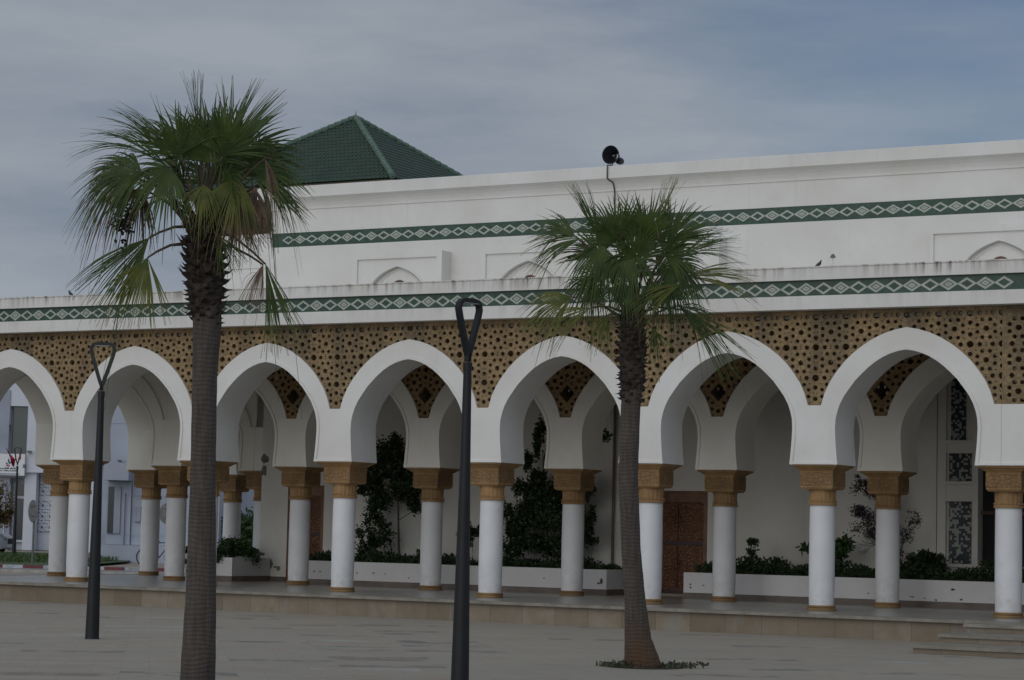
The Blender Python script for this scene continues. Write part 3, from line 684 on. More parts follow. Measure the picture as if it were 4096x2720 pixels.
# projecting window bays on the upper wall
def pointed(w, zs, za, n=9):
    return [(w*math.cos(t)**.9 if False else w*(1-(s*s)*.0)*math.cos(s*math.pi/2)**.82, zs+(za-zs)*math.sin(s*math.pi/2)**1.0) for s in [i/(n-1) for i in range(n)] for t in (0,)]
def bay_window(xc, hw, inner, name='window_bay'):
    z0, z1, zi = 5.122, 7.01, 6.885; yf = YW-.37
    # frame with a sunk panel, arched moulding and small lunette opening
    fr = MB()
    fr.box(xc-hw, xc-inner, yf, YW-.002, z0, z1); fr.box(xc+inner, xc+hw, yf, YW-.002, z0, z1); fr.box(xc-inner, xc+inner, yf, YW-.002, zi, z1)
    o = fr.build(name, M['hall'], hall)
    pts = [(.745, 5.2), (.745, 6.10), (.735, 6.18), (.70, 6.27), (.645, 6.355), (.56, 6.45), (.45, 6.54), (.32, 6.615), (.18, 6.675), (.08, 6.71), (0, 6.73)]
    L_ = [(-a, b) for a, b in pts]; full = L_ + [(a, b) for a, b in reversed(pts[:-1])]
    outer = [(-inner, 5.2)] ; pn = MB()
    # panel ring between arch line and rectangle
    n = len(full); yp = yf+.045
    def rect(p):
        a, b = p
        if b < 6.2: return ((-inner if a < 0 else inner), b)
        t = math.atan2(b-6.2, a); c, s = math.cos(t), math.sin(t)
        k = min((inner/abs(c)) if abs(c) > 1e-6 else 9, ((zi-6.2)/s) if s > 1e-6 else 9); return (c*k, 6.2+s*k)
    for p in full: pn.v.append((xc+p[0], yp, p[1]))
    for p in full: r_ = rect(p); pn.v.append((xc+r_[0], yp, r_[1]))
    for i in range(n-1): pn.f.append((i, i+1, n+i+1, n+i))
    c0 = math.atan2(zi-6.2, inner)
    for sg in (-1, 1):
        b = len(pn.v); pn.v.append((xc+sg*inner, yp+.0005, zi)); 
        near = sorted(range(n), key=lambda i: math.dist(rect(full[i]), (sg*inner, zi)))[:2]; pn.f.append((n+near[0], n+near[1], b))
    for p in full: pn.v.append((xc+p[0], yp+.10, p[1]))
    b = n*2+2
    for i in range(n-1): pn.f.append((i, i+1, b+i+1, b+i))
    pn.build('panel', M['hall'], o, loc=None)
    # raised roll round the arch
    ml = MB(); ml.tube([(xc+a, yp-.006, z) for a, z in full], .026, 6); ml.build('arch_moulding', M['hall'], o)
    ml = MB(); ml.box(xc-inner+.002, xc+inner-.002, yp+.095, yp+.12, 5.2, zi-.01); 
    ml.tube([(xc+a*.83, yp+.092, 5.2+(z-5.2)*.965) for a, z in full], .022, 6)
    ml.build('back_panel', M['hall'], o)
    gl = MB(); pp = [(.19*math.cos(t), 6.245+.19*math.sin(t)) for t in [math.pi*i/12 for i in range(13)]] + [(-.17, 5.3), (.17, 5.3)]
    gl.v = [(xc+a, yp+.088, b) for a, b in pp] + [(xc+a, yp+.094, b) for a, b in pp]; k_ = len(pp)
    gl.f = [tuple(range(k_))] + [(i, (i+1) % k_, k_+(i+1) % k_, k_+i) for i in range(k_)]
    gl.build('window_pane', M['wood'], o)
    return o
for i in range(3): bay_window(4.20+i*D, 1.12, .985)
bay_window(17.22, 1.30, 1.24)
# lower white block on the left of the hall top, with an arched niche
mb = MB(); mb.box(-.98, .69-.002, YW+.07, YW+3, 5.121, 7.60); mb.box(-1.0, .685, YW+.045, YW+.069, 7.52, 7.615)
mb.box(-.62, .66, YW+.045, YW+.069, 6.86, 7.515)
o = mb.build('side_block', M['hall'], hall)
nt_ = [(.33, 5.3), (.33, 6.45), (.31, 6.55), (.26, 6.65), (.17, 6.73), (.08, 6.775), (0, 6.79)]
fl = [(-a, b) for a, b in nt_] + [(a, b) for a, b in reversed(nt_[:-1])]
ml = MB(); ml.tube([(.215+a, YW+.068, z) for a, z in fl], .022, 6); ml.tube([(.215+a*.72, YW+.068, 5.3+(z-5.3)*.955) for a, z in fl], .018, 6)
ml.build('niche_moulding', M['hall'], o)
# thin skirting of the ground storey
mb = MB(); mb.box(.645, 1.36, YW-.02, YW-.001, 0, .10); mb.build('skirting', M['trim'], hall)
def patch(parent, Y, blobs, mat):
    for x, y, w, h in blobs:
        c = py(x, y, Y); rnd = random.Random(int(x+y)); mb = MB(); n_ = 11; k = (c-CAM).dot(VF)/F
        P_ = [(math.cos(6.2832*i/n_)*w*k*.5*rnd.uniform(.55, 1.25), math.sin(6.2832*i/n_)*h*k*.5*rnd.uniform(.55, 1.25)) for i in range(n_)]
        mb.v = [(c.x+a*1.1, Y, c.z+b) for a, b in P_] + [(c.x+a*1.1, Y+.006, c.z+b) for a, b in P_]
        mb.f = [tuple(range(n_))] + [(i, i+n_, (i+1) % n_+n_, (i+1) % n_) for i in range(n_)]
        mb.build('peeled_patch', mat, parent)
M['peelgrey'] = simple('damp_grey_render', (.20, .19, .175), .9, .25, 9, .3); M['peelbrown'] = simple('rusty_bare_render', (.15, .095, .06), .9, .3, 12, .3)
patch(hall, YW-.004, [(1058, 1835, 34, 40), (1056, 1880, 22, 60), (1047, 2216, 30, 18), (1080, 2255, 24, 40), (1112, 2275, 20, 22), (1100, 2268, 20, 10)], M['peelgrey'])
# doors
def door(x0, x1, ztop, leaves, y=YW+.12):
    d = MB(); d.box(x0, x1, y, y+.05, .05, ztop); o = d.build('door', M['door'], hall)
    f = MB(); f.box(x0, x0+.09, y-.10, y-.001, 0, ztop); f.box(x1-.09, x1, y-.10, y-.001, 0, ztop); f.box(x0+.09, x1-.09, y-.06, y-.001, ztop-.22, ztop)
    f.build('door_frame', M['doorframe'], o)
    r_ = MB()
    for z in (1.0, ) : r_.box(x0+.09, x1-.09, y-.03, y-.001, z, z+.075)
    r_.box((x0+x1)/2-.012, (x0+x1)/2+.012, y-.028, y-.001, .05, ztop-.22)
    r_.box(x0+.092, x1-.092, y-.032, y-.001, .02, .12)
    r_.build('door_rail', M['doordark'], o)
    # star rosettes carved on the leaves
    s = MB()
    for cz in (1.5, .58):
        cx = (x0+x1)/2
        for k in range(24):
            a = 2*math.pi*k/24; c, sn = math.cos(a), math.sin(a); c2, s2 = math.cos(a+.09), math.sin(a+.09)
            for r0, r1 in ((.05, .19), (.21, .34)):
                if abs(c*r1) > (x1-x0)/2-.11: continue
                s.add([(cx+c*r0, y-.022, cz+sn*r0), (cx+c*r1, y-.008, cz+sn*r1), (cx+c2*r1, y-.001, cz+s2*r1), (cx+c2*r0, y-.001, cz+s2*r0)], [(0, 1, 2, 3)])
    s.build('carving', M['door'], o)
door(1.36, 2.30, 2.08, 1); door(9.93, 11.31, 2.06, 2)
mb = MB(); mb.box(9.6, 11.6, YW-.32, YW-.001, .001, .05); mb.build('threshold', M['nosing'], hall)
# tall portal window at the right: tiled pilaster, ledges, dark opening
M['zellige'] = None
def zellige():
    mt, n, l, b = nodes('blue_white_mosaic'); v = pos(n); sp = n.new('ShaderNodeSeparateXYZ'); l.new(v, sp.inputs[0])
    cb = n.new('ShaderNodeCombineXYZ'); l.new(mth(n, l, 'FLOOR', mth(n, l, 'DIVIDE', sp.outputs[0], .042)), cb.inputs[0]); l.new(mth(n, l, 'FLOOR', mth(n, l, 'DIVIDE', sp.outputs[2], .042)), cb.inputs[1])
    wn = n.new('ShaderNodeTexWhiteNoise'); l.new(cb.outputs[0], wn.inputs[0])
    c = mixc(n, l, mth(n, l, 'GREATER_THAN', wn.outputs[0], .62), (.014, .022, .030), (.30, .32, .29))
    l.new(c, b.inputs['Base Color']); b.inputs['Roughness'].default_value = .35; return mt
M['zellige'] = zellige()
pt = MB(); pt.box(15.98, 16.14, YW-.03, YW+.049, .62, 4.98); pt.box(16.66, 16.76, YW-.05, YW+.049, .62, 4.98)
for z0, z1 in ((.62, .78), (1.93, 2.30), (2.82, 3.06)): pt.box(16.145, 16.655, YW-.02, YW+.049, z0, z1); pt.box(16.08, 16.70, YW-.07, YW-.021, z1-.06, z1)
for z in (1.93,): pt.box(16.08, 16.70, YW-.07, YW-.021, z, z+.05)
pil = pt.build('pilaster', M['peel'], hall)
tl = MB()
for z0, z1 in ((.781, 1.929), (2.301, 2.819), (3.061, 4.9)): tl.box(16.19 if z0 < 3 else 16.22, 16.61 if z0 < 3 else 16.5, YW+.01, YW+.049, z0, z1)
tl.build('mosaic_panel', M['zellige'], pil)
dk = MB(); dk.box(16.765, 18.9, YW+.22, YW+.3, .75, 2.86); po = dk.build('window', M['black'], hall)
ib = MB()
for i in range(5): ib.box(17.0+i*.42, 17.03+i*.42, YW+.17, YW+.2, .75, 2.86)
ib.box(16.765, 18.9, YW+.165, YW+.205, 1.7, 1.76); ib.build('window_frame', M['wood'], po)
sl = MB(); sl.box(16.765, 18.95, YW-.10, YW+.21, .68, .745); sl.build('window_sill', M['peel'], po)
# tower with green tiled pyramid roof
tx, ty, ta, tze, tza = -2.183, 12.91, 3.18, 9.47, 11.64
tw = thing('roof_lantern', (tx, ty, 5.1), 'square wooden lantern with a green glazed pyramid tile roof rising behind the hall parapet', 'tower')
mb = MB(); mb.box(tx-2.6, tx+2.6, ty-2.6, ty+2.6, 5.1, 9.42); o = mb.build('wall', M['wood'], tw)
mb = MB()
for i in range(14):
    mb.box(tx-2.55+i*.38, tx-2.47+i*.38, ty-2.66, ty-2.6, 8.2, 9.3); mb.box(tx+2.6, tx+2.66, ty-2.55+i*.38, ty-2.47+i*.38, 8.2, 9.3)
mb.box(tx-2.7, tx+2.7, ty-2.7, ty-2.661, 9.3, 9.42); mb.build('carved_post', M['petiole'], o)
# tile courses: barrel tiles running down each face, stepped along their length
rm = MB(); W_ = .118
def face_tiles(o_, ux, uy):
    # eave line along ux, slope up along uy (unit, horizontal inwards)
    slope = (tza-tze)/ta; n_ = int(2*ta/W_)
    for i in range(n_):
        c = -ta + (i+.5)*2*ta/n_; run = ta-abs(c)         # horizontal run up to the hip
        m_ = max(1, int(run/.17)+1)
        for j in range(m_):
            d0, d1 = j*.17, min((j+1)*.17, run)
            if d1-d0 < .03: continue
            ring0, ring1 = [], []
            for a in range(5):
                t = math.pi*a/4; w = math.cos(t)*W_*.5; h = math.sin(t)*.05
                ring0.append(o_ + ux*(c+w) + uy*d0 + UP*(slope*d0+h+.032)); ring1.append(o_ + ux*(c+w) + uy*d1 + UP*(slope*d1+h*.72))
            b = len(rm.v); rm.v += [tuple(p) for p in ring0+ring1]
            for a in range(4): rm.f.append((b+a, b+a+1, b+5+a+1, b+5+a))
            rm.f.append((b, b+1, b+2, b+3, b+4))
cc = Vector((tx, ty, tze))
for k in range(4):
    a = k*math.pi/2; uy = Vector((-math.sin(a)*1, math.cos(a), 0)); ux = Vector((math.cos(a), math.sin(a), 0)); face_tiles(cc - uy*ta, ux, uy)
b = len(rm.v); rm.v += [(tx-ta, ty-ta, tze-.02), (tx+ta, ty-ta, tze-.02), (tx+ta, ty+ta, tze-.02), (tx-ta, ty+ta, tze-.02), (tx, ty, tza-.01)]
rm.f += [(b, b+1, b+4), (b+1, b+2, b+4), (b+2, b+3, b+4), (b+3, b, b+4), (b+3, b+2, b+1, b)]
rf = rm.build('roof', M['rooftile'], tw)
for sx, sy in ((1, -1), (-1, -1), (1, 1), (-1, 1)):
    rg = MB(); n_ = 26; p0 = Vector((tx+sx*ta, ty+sy*ta, tze+.07)); p1 = Vector((tx, ty, tza+.06))
    pts = []; rr = []
    for i in range(n_): 
        a = p0.lerp(p1, i/n_); c = p0.lerp(p1, (i+.92)/n_); pts += [a, c]; rr += [.085, .065]
    rg.tube(pts, rr, 8); rg.build('hip_ridge', M['ridge'], rf)
fn = MB(); fn.lathe([(.03, 0), (.04, .03), (.012, .06), (.004, .16)], (tx, ty, tza+.08), 10); fn.build('finial', M['steel'], rf)
mb = MB(); mb.box(tx-ta-.03, tx+ta+.03, ty-ta-.03, ty+ta+.03, tze-.14, tze-.021); mb.build('eaves_board', M['wood'], tw)
# ------------------------------------------------------------------ planters
def planter(x0, x1, y0, y1, h, label, grp=None):
    t = thing('planter', ((x0+x1)/2, (y0+y1)/2, 0), label, 'planter', grp)
    w = .14; mb = MB()
    mb.box(x0, x1, y0, y0+w, .11, h); mb.box(x0, x1, y1-w, y1, .11, h, ); mb.box(x0, x0+w, y0+w, y1-w, .11, h); mb.box(x1-w, x1, y0+w, y1-w, .11, h)
    mb.build('wall', M['planter'], t)
    mb = MB(); mb.box(x0-.012, x1+.012, y0-.012, y1+.004, 0, .109); mb.build('skirting', M['trim'], t)
    mb = MB(); mb.box(x0+w, x1-w, y0+w, y1-w, .12, h-.07); mb.build('soil', M['soil'], t)
    return t
PH = .49
pl1 = planter(2.40, 9.79, 3.98, YW-.01, PH, 'long white rendered planter between the two wooden doors with chipped paint')
pl2 = planter(11.43, 22.0, 3.98, YW-.08, PH, 'long white rendered planter right of the double door with rusty chips')
planter(-.02, .95, 3.90, YW-.01, .50, 'short white planter at the hall corner behind the thick palm trunk')
patch(pl1, 3.975, [(2405, 2325, 12, 30), (2395, 2334, 16, 8), (2176, 2313, 6, 7), (1256, 2285, 8, 6), (1280, 2286, 9, 6), (1428, 2292, 9, 5), (1494, 2292, 12, 5), (1540, 2296, 6, 5), (1634, 2312, 6, 6)], M['peelbrown'])
patch(pl2, 3.975, [(2761, 2337, 7, 8), (2763, 2350, 8, 8), (2813, 2341, 9, 6), (3473, 2373, 9, 5), (3648, 2387, 18, 7), (3699, 2393, 8, 6), (3743, 2400, 11, 7), (3811, 2358, 18, 9), (3845, 2398, 12, 9)], M['peelbrown'])
# ------------------------------------------------------------------ foliage
def cloud(mb, c, rad, n, size, seed, clump=7, flat=.6, droop=0.):
    rnd = random.Random(seed); c = Vector(c); cl = []
    for _ in range(clump):
        v = Vector((rnd.gauss(0, .45), rnd.gauss(0, .45), rnd.gauss(0, .45)))
        cl.append((Vector((v.x*rad[0], v.y*rad[1], v.z*rad[2])), rnd.uniform(.25, .55)))
    for _ in range(int(n*2.4)):
        o, k = rnd.choice(cl); v = Vector((rnd.gauss(0, .5), rnd.gauss(0, .5), rnd.gauss(0, .5)))
        p = c + o + Vector((v.x*rad[0], v.y*rad[1], v.z*rad[2]))*k
        d = Vector((rnd.gauss(0, 1), rnd.gauss(0, 1), rnd.gauss(0, .7)-droop)).normalized(); s_ = d.orthogonal().normalized()
        s_.rotate(Matrix.Rotation(rnd.uniform(0, 6.28), 3, d)); L_ = size*rnd.uniform(.6, 1.3); w = L_*.28
        mb.add([p, p+d*L_*.5+s_*w, p+d*L_, p+d*L_*.5-s_*w], [(0, 1, 2, 3)])
def branches(mb, base, top, n, seed, r0=.03, spread=.5):
    rnd = random.Random(seed); base = Vector(base); top = Vector(top); H_ = (top-base).length
    mb.tube([base, base.lerp(top, .4)+Vector((rnd.uniform(-.04, .04), 0, 0)), top], [r0, r0*.7, r0*.2], 6)
    for i in range(n):
        t = rnd.uniform(.25, .85); p = base.lerp(top, t); a = rnd.uniform(0, 6.28); l_ = H_*spread*(1.1-t)
        e_ = p + Vector((math.cos(a)*l_, math.sin(a)*l_*.5, l_*rnd.uniform(.4, 1)))
        mb.tube([p, p.lerp(e_, .5)+Vector((0, 0, -.03)), e_], [r0*.4, r0*.25, r0*.08], 4)
def shrub(name, label, cat, base, top, clouds, mat, size, seed, r0=.02, nb=8, grp=None, bark='bark', spread=.45):
    t = thing(name, base, label, cat, grp)
    mb = MB(); branches(mb, base, top, nb, seed, r0, spread); mb.build('trunk' if cat == 'tree' else 'stem', M[bark], t)
    mb = MB()
    for k, (c, r_, n) in enumerate(clouds): cloud(mb, c, r_, n, size, seed*10+k, clump=9)
    mb.build('crown' if cat == 'tree' else 'leaves', M[mat], t)
    return t
Z0 = PH-.08
Pp = lambda x, y, Y=4.65: py(x, y, Y)
# first dark tree between the second and third front columns
b = Pp(1597, 2262); b.z = Z0
shrub('small_tree', 'dark leafy tree with a bare slim trunk in the left planter', 'tree', b, Pp(1590, 1800),
      [(Pp(1560, 1880), (.52, .35, .42), 1500), (Pp(1620, 1960), (.42, .30, .35), 1100), (Pp(1590, 1800), (.2, .2, .28), 300), (Pp(1500, 1990), (.30, .25, .30), 600), (Pp(1650, 1870), (.25, .25, .3), 400), (Pp(1480, 1930), (.22, .25, .3), 450), (Pp(1660, 2000), (.2, .2, .22), 350)], 'leafd', .085, 11, .028, 9)
b = Pp(1500, 2262); b.z = Z0
shrub('shrub', 'loose dark shrub left of the slim tree in the left planter', 'shrub', b, Pp(1505, 2080),
      [(Pp(1490, 2130), (.35, .25, .42), 420), (Pp(1530, 2090), (.22, .2, .28), 180), (Pp(1460, 2200), (.2, .2, .28), 260)], 'leafd', .08, 12, .012, 8)
b = Pp(1715, 2262); b.z = Z0
shrub('shrub', 'thin low shrub beside the back column, right of the slim tree', 'shrub', b, Pp(1700, 2180), [(Pp(1695, 2215), (.16, .15, .16), 90)], 'leafd', .08, 13, .008, 4)
b = Pp(1895, 2265); b.z = Z0
shrub('shrub', 'small upright shrub with a round leafy head beside the third front column', 'shrub', b, Pp(1892, 2130), [(Pp(1893, 2125), (.17, .15, .17), 170), (Pp(1870, 2135), (.1, .1, .07), 50)], 'leafd', .10, 14, .009, 4)
# big dark columnar tree with wisps
b = Pp(2190, 2262); b.z = Z0
cl = [(Pp(2180, 2060), (.62, .35, .62), 3600), (Pp(2110, 2010), (.30, .3, .5), 1300), (Pp(2300, 2030), (.34, .3, .55), 1500), (Pp(2140, 1920), (.18, .2, .3), 600), (Pp(2170, 2180), (.48, .3, .25), 900), (Pp(2330, 1960), (.16, .2, .3), 350), (Pp(2350, 2080), (.12, .15, .25), 200), (Pp(2050, 2080), (.30, .25, .42), 1100), (Pp(2060, 2190), (.26, .25, .22), 700), (Pp(2250, 2180), (.3, .25, .25), 900)]
for x_, y_, w_, h_, n_ in ((2113, 1850, .06, .32, 170), (2150, 1780, .05, .42, 230), (2165, 1720, .04, .28, 110), (2195, 1830, .05, .3, 140), (2230, 1880, .06, .25, 120), (2420, 1745, .07, .16, 45), (2270, 1900, .07, .2, 120)): cl.append((Pp(x_, y_), (w_, .12, h_), n_))
shrub('small_tree', 'tall dense dark evergreen tree in the left planter with thin wispy shoots', 'tree', b, Pp(2170, 1800), cl, 'leafd', .075, 15, .035, 12)
b = Pp(2365, 2262); b.z = Z0
shrub('shrub', 'thin pale stemmed plant near the drain pipe', 'shrub', b, Pp(2372, 2160), [(Pp(2370, 2165), (.13, .1, .13), 60)], 'leafd', .08, 16, .006, 3)
b = Pp(3005, 2290); b.z = Z0
shrub('shrub', 'slender single stem plant with clustered leaves right of the double door column', 'shrub', b, Pp(3005, 2150), [(Pp(3008, 2165), (.09, .08, .10), 80), (Pp(3010, 2205), (.08, .08, .1), 60)], 'leafm', .075, 17, .007, 2)
b = Pp(3345, 2295); b.z = Z0
shrub('shrub', 'shrub with broad bright leaves behind the fourth bare white front column', 'shrub', b, Pp(3365, 2165), [(Pp(3375, 2170), (.14, .1, .08), 40), (Pp(3355, 2200), (.2, .12, .14), 60), (Pp(3235, 2195), (.12, .1, .06), 22)], 'leafm', .15, 18, .009, 5)
b['label'] if False else None
b = Pp(3570, 2300); b.z = Z0
t = thing('small_tree', b, 'almost bare purple twigged tree against the wall behind the back column', 'tree')
mb = MB(); rnd = random.Random(4)
def twig(mb, p, d, l_, r_, dep):
    e_ = p + d*l_; mb.tube([p, p.lerp(e_, .5)+Vector((rnd.uniform(-.02, .02), 0, rnd.uniform(-.01, .02))), e_], [r_, r_*.8, r_*.6], 4)
    if dep == 0: return
    for _ in range(3 if dep > 1 else 4):
        dd = (d + Vector((rnd.gauss(0, .55), rnd.gauss(0, .3), rnd.gauss(.1, .35)))).normalized(); twig(mb, p.lerp(e_, rnd.uniform(.5, 1)), dd, l_*rnd.uniform(.55, .85), r_*.6, dep-1)
twig(mb, b, Vector((-.18, 0, 1)).normalized(), .62, .022, 5); twig(mb, b+Vector((.05, 0, .1)), Vector((.2, 0, 1)).normalized(), .5, .015, 4)
mb.build('trunk', M['leafp'], t)
mb = MB()
for k, (x_, y_, rx, rz, n_) in enumerate(((3470, 1960, .22, .22, 260), (3440, 2045, .26, .12, 260), (3500, 2110, .28, .25, 380), (3545, 2000, .2, .35, 300), (3655, 2085, .25, .25, 110), (3625, 2150, .2, .2, 70), (3560, 2190, .25, .25, 260), (3430, 1920, .14, .12, 50))):
    cloud(mb, Pp(x_, y_), (rx, .2, rz), n_, .045, 90+k)
mb.build('crown', M['leafp'], t)
b = Pp(3700, 2310); b.z = Z0
shrub('shrub', 'dense round dark bush in front of the mosaic panel', 'shrub', b, Pp(3700, 2230), [(Pp(3690, 2262), (.34, .25, .20), 900), (Pp(3740, 2240), (.18, .2, .16), 400), (Pp(3650, 2235), (.12, .2, .14), 200)], 'leafd', .07, 19, .012, 6)
b = Pp(930, 2262, 4.6); b.z = .42
shrub('shrub', 'bushy dark green shrub spilling over the short planter beside the palm trunk', 'shrub', b, Pp(935, 2160, 4.4), [(Pp(925, 2185, 4.4), (.40, .3, .24), 1500), (Pp(880, 2225, 4.0), (.22, .18, .22), 500), (Pp(1000, 2215, 4.6), (.18, .25, .22), 420)], 'leafm', .06, 20, .02, 8)
# strappy plants
def aloe(p, label, n=16, l_=.34, seed=1, mat='leafm', name='spiky_plant'):
    rnd = random.Random(seed); t = thing(name, p, label, 'plant'); mb = MB()
    for i in range(n):
        a = 6.283*i/n+rnd.uniform(-.2, .2); d = Vector((math.cos(a), math.sin(a), 0)); s_ = Vector((-d.y, d.x, 0)); ll = l_*rnd.uniform(.7, 1.1); pr = []
        for k in range(5):
            u = k/4; pr.append(p + d*ll*u*.9 + UP*(ll*(1.5*u-1.25*u*u)))
        for k in range(4):
            w0, w1 = .018*(1-k/4)+.003, .018*(1-(k+1)/4)+.002; mb.add([pr[k]-s_*w0, pr[k]+s_*w0, pr[k+1]+s_*w1, pr[k+1]-s_*w1], [(0, 1, 2, 3)])
    mb.build('leaves', M[mat], t); return t
b = Pp(3065, 2290, 4.3); b.z = Z0; aloe(b, 'tallest spiky arching plant in the right planter', 20, .48, 3)
b = Pp(2960, 2290, 4.4); b.z = Z0; aloe(b, 'thin arching plant close to the right edge of the back column by the double door', 14, .38, 4)
b = Pp(3200, 2295, 4.4); b.z = Z0; aloe(b, 'small arching plant just left of the fourth visible front column', 14, .34, 5)
b = Pp(1810, 2265, 4.3); b.z = Z0; aloe(b, 'upright grassy plant in the left planter left of the black lamp post', 12, .30, 6)
b = Pp(1650, 2262, 4.3); b.z = Z0; aloe(b, 'arching grassy plant at the foot of the slim tree', 14, .34, 7)
# low ground cover in both planters
def cover(x0, x1, y0, y1, n, h, seed, label):
    rnd = random.Random(seed); mb = MB()
    for _ in range(n):
        x = rnd.uniform(x0, x1); y = rnd.uniform(y0, y1)
        hh = h*(.45+.75*abs(math.sin(x*2.1+seed)*math.sin(x*5.3+1.3)))
        p = Vector((x, y, Z0 + rnd.uniform(0, hh))); d = Vector((rnd.gauss(0, .8), rnd.gauss(0, .8), rnd.uniform(.1, 1))).normalized(); s_ = d.orthogonal().normalized(); L_ = rnd.uniform(.05, .11)
        mb.add([p, p+d*L_*.5+s_*L_*.22, p+d*L_, p+d*L_*.5-s_*L_*.22], [(0, 1, 2, 3)])
    tag(mb.build('ground_cover', M['leafd']), label, 'ground cover', kind='stuff')
cover(2.55, 9.64, 4.13, 5.1, 9000, .24, 2, 'low dark ground cover plants along the left planter')
cover(11.58, 21.5, 4.13, 5.0, 17000, .36, 3, 'low dark ground cover plants along the right planter')
# ------------------------------------------------------------------ palms
def frond(parent, c, hub, tip, L_, spread, nrm, mat, droop, seed, ps=.0, segs=34, name='frond'):
    """fan leaf: petiole c->hub (arching), blade opens from hub towards tip"""
    rnd = random.Random(seed); hub = Vector(hub); d = (Vector(tip)-hub).normalized(); nrm = Vector(nrm)
    s_ = d.cross(nrm).normalized(); nn_ = s_.cross(d).normalized()
    mb = MB(); c = Vector(c)
    mid = c.lerp(hub, .5) + UP*(c-hub).length*.10*(1+ps)
    mb.tube([c, c.lerp(mid, .5)*.5+c.lerp(mid, .6)*.5, mid, hub.lerp(mid, .4)+UP*.01, hub], [.022, .017, .013, .011, .009], 5)
    pet = len(mb.f)
    wseg = 2*spread/segs
    grp_a, grp_n, gl_ = 0, 0, 0
    for k in range(segs):
        if k >= gl_: gl_ = k + rnd.randint(3, 7); grp_a = rnd.gauss(0, .035); grp_n = rnd.gauss(0, .11)
        ph = -spread + (k+.5)*wseg + grp_a; fold = .22*math.cos(ph*1.0)
        dd = (d*math.cos(ph) + s_*math.sin(ph)).normalized()
        ll = L_*(.72+.28*math.cos(ph*.75))*rnd.uniform(.90, 1.08); t2 = (-d*math.sin(ph)+s_*math.cos(ph)).normalized()
        dr = droop*rnd.uniform(.6, 1.5) + (rnd.uniform(.6, 1.6) if rnd.random() < .09 else 0); sw = rnd.uniform(-.14, .14)
        npt = 8; prev = None; split = .6
        for i in range(npt+1):
            u = i/npt; r_ = ll*u
            w = math.tan(wseg/2)*r_*1.04 if u < split else math.tan(wseg/2)*ll*split*(1-(u-split)/(1-split))**.8*.8
            w = max(w, .0016)
            p = hub + dd*r_ + nn_*(math.cos(ph)*-.10*L_*u*u + abs(math.sin(ph))*.10*L_*u) - UP*(dr*.6*ll*max(0, u-.28)**2*1.9) + t2*sw*ll*max(0, u-split) + nn_*grp_n*L_*u*u
            if u > .5 and dr > .4: p += -dd*ll*.10*dr*(u-.5)
            h_ = nn_*w*.55
            cur = (p - t2*w - h_, p + h_*.6, p + t2*w - h_)
            if prev: mb.add([prev[0], prev[1], cur[1], cur[0], prev[2], cur[2]], [(0, 1, 2, 3), (1, 4, 5, 2)])
            prev = cur
    me = mb.mesh(name); me.materials.append(M[mat]); me.materials.append(M['petiole']); me.materials.append(M['palmb'])
    mi = [1]*pet; per = npt*2
    brown_tip = mat != 'palmb'
    for k in range(segs):
        bt = rnd.random()
        for i in range(npt):
            x = 2 if (brown_tip and i >= npt-1 and bt < .35) else 0
            mi += [x, x]
    me.polygons.foreach_set('material_index', mi); me.polygons.foreach_set('use_smooth', [True]*len(me.polygons))
    o = link(bpy.data.objects.new(name, me)); o.parent = parent; o.matrix_parent_inverse = inv(parent)
    if mat == 'palmb': o['label'] = 'dead brown frond'
    elif mat == 'palmy': o['label'] = 'yellowing green frond'
    return o
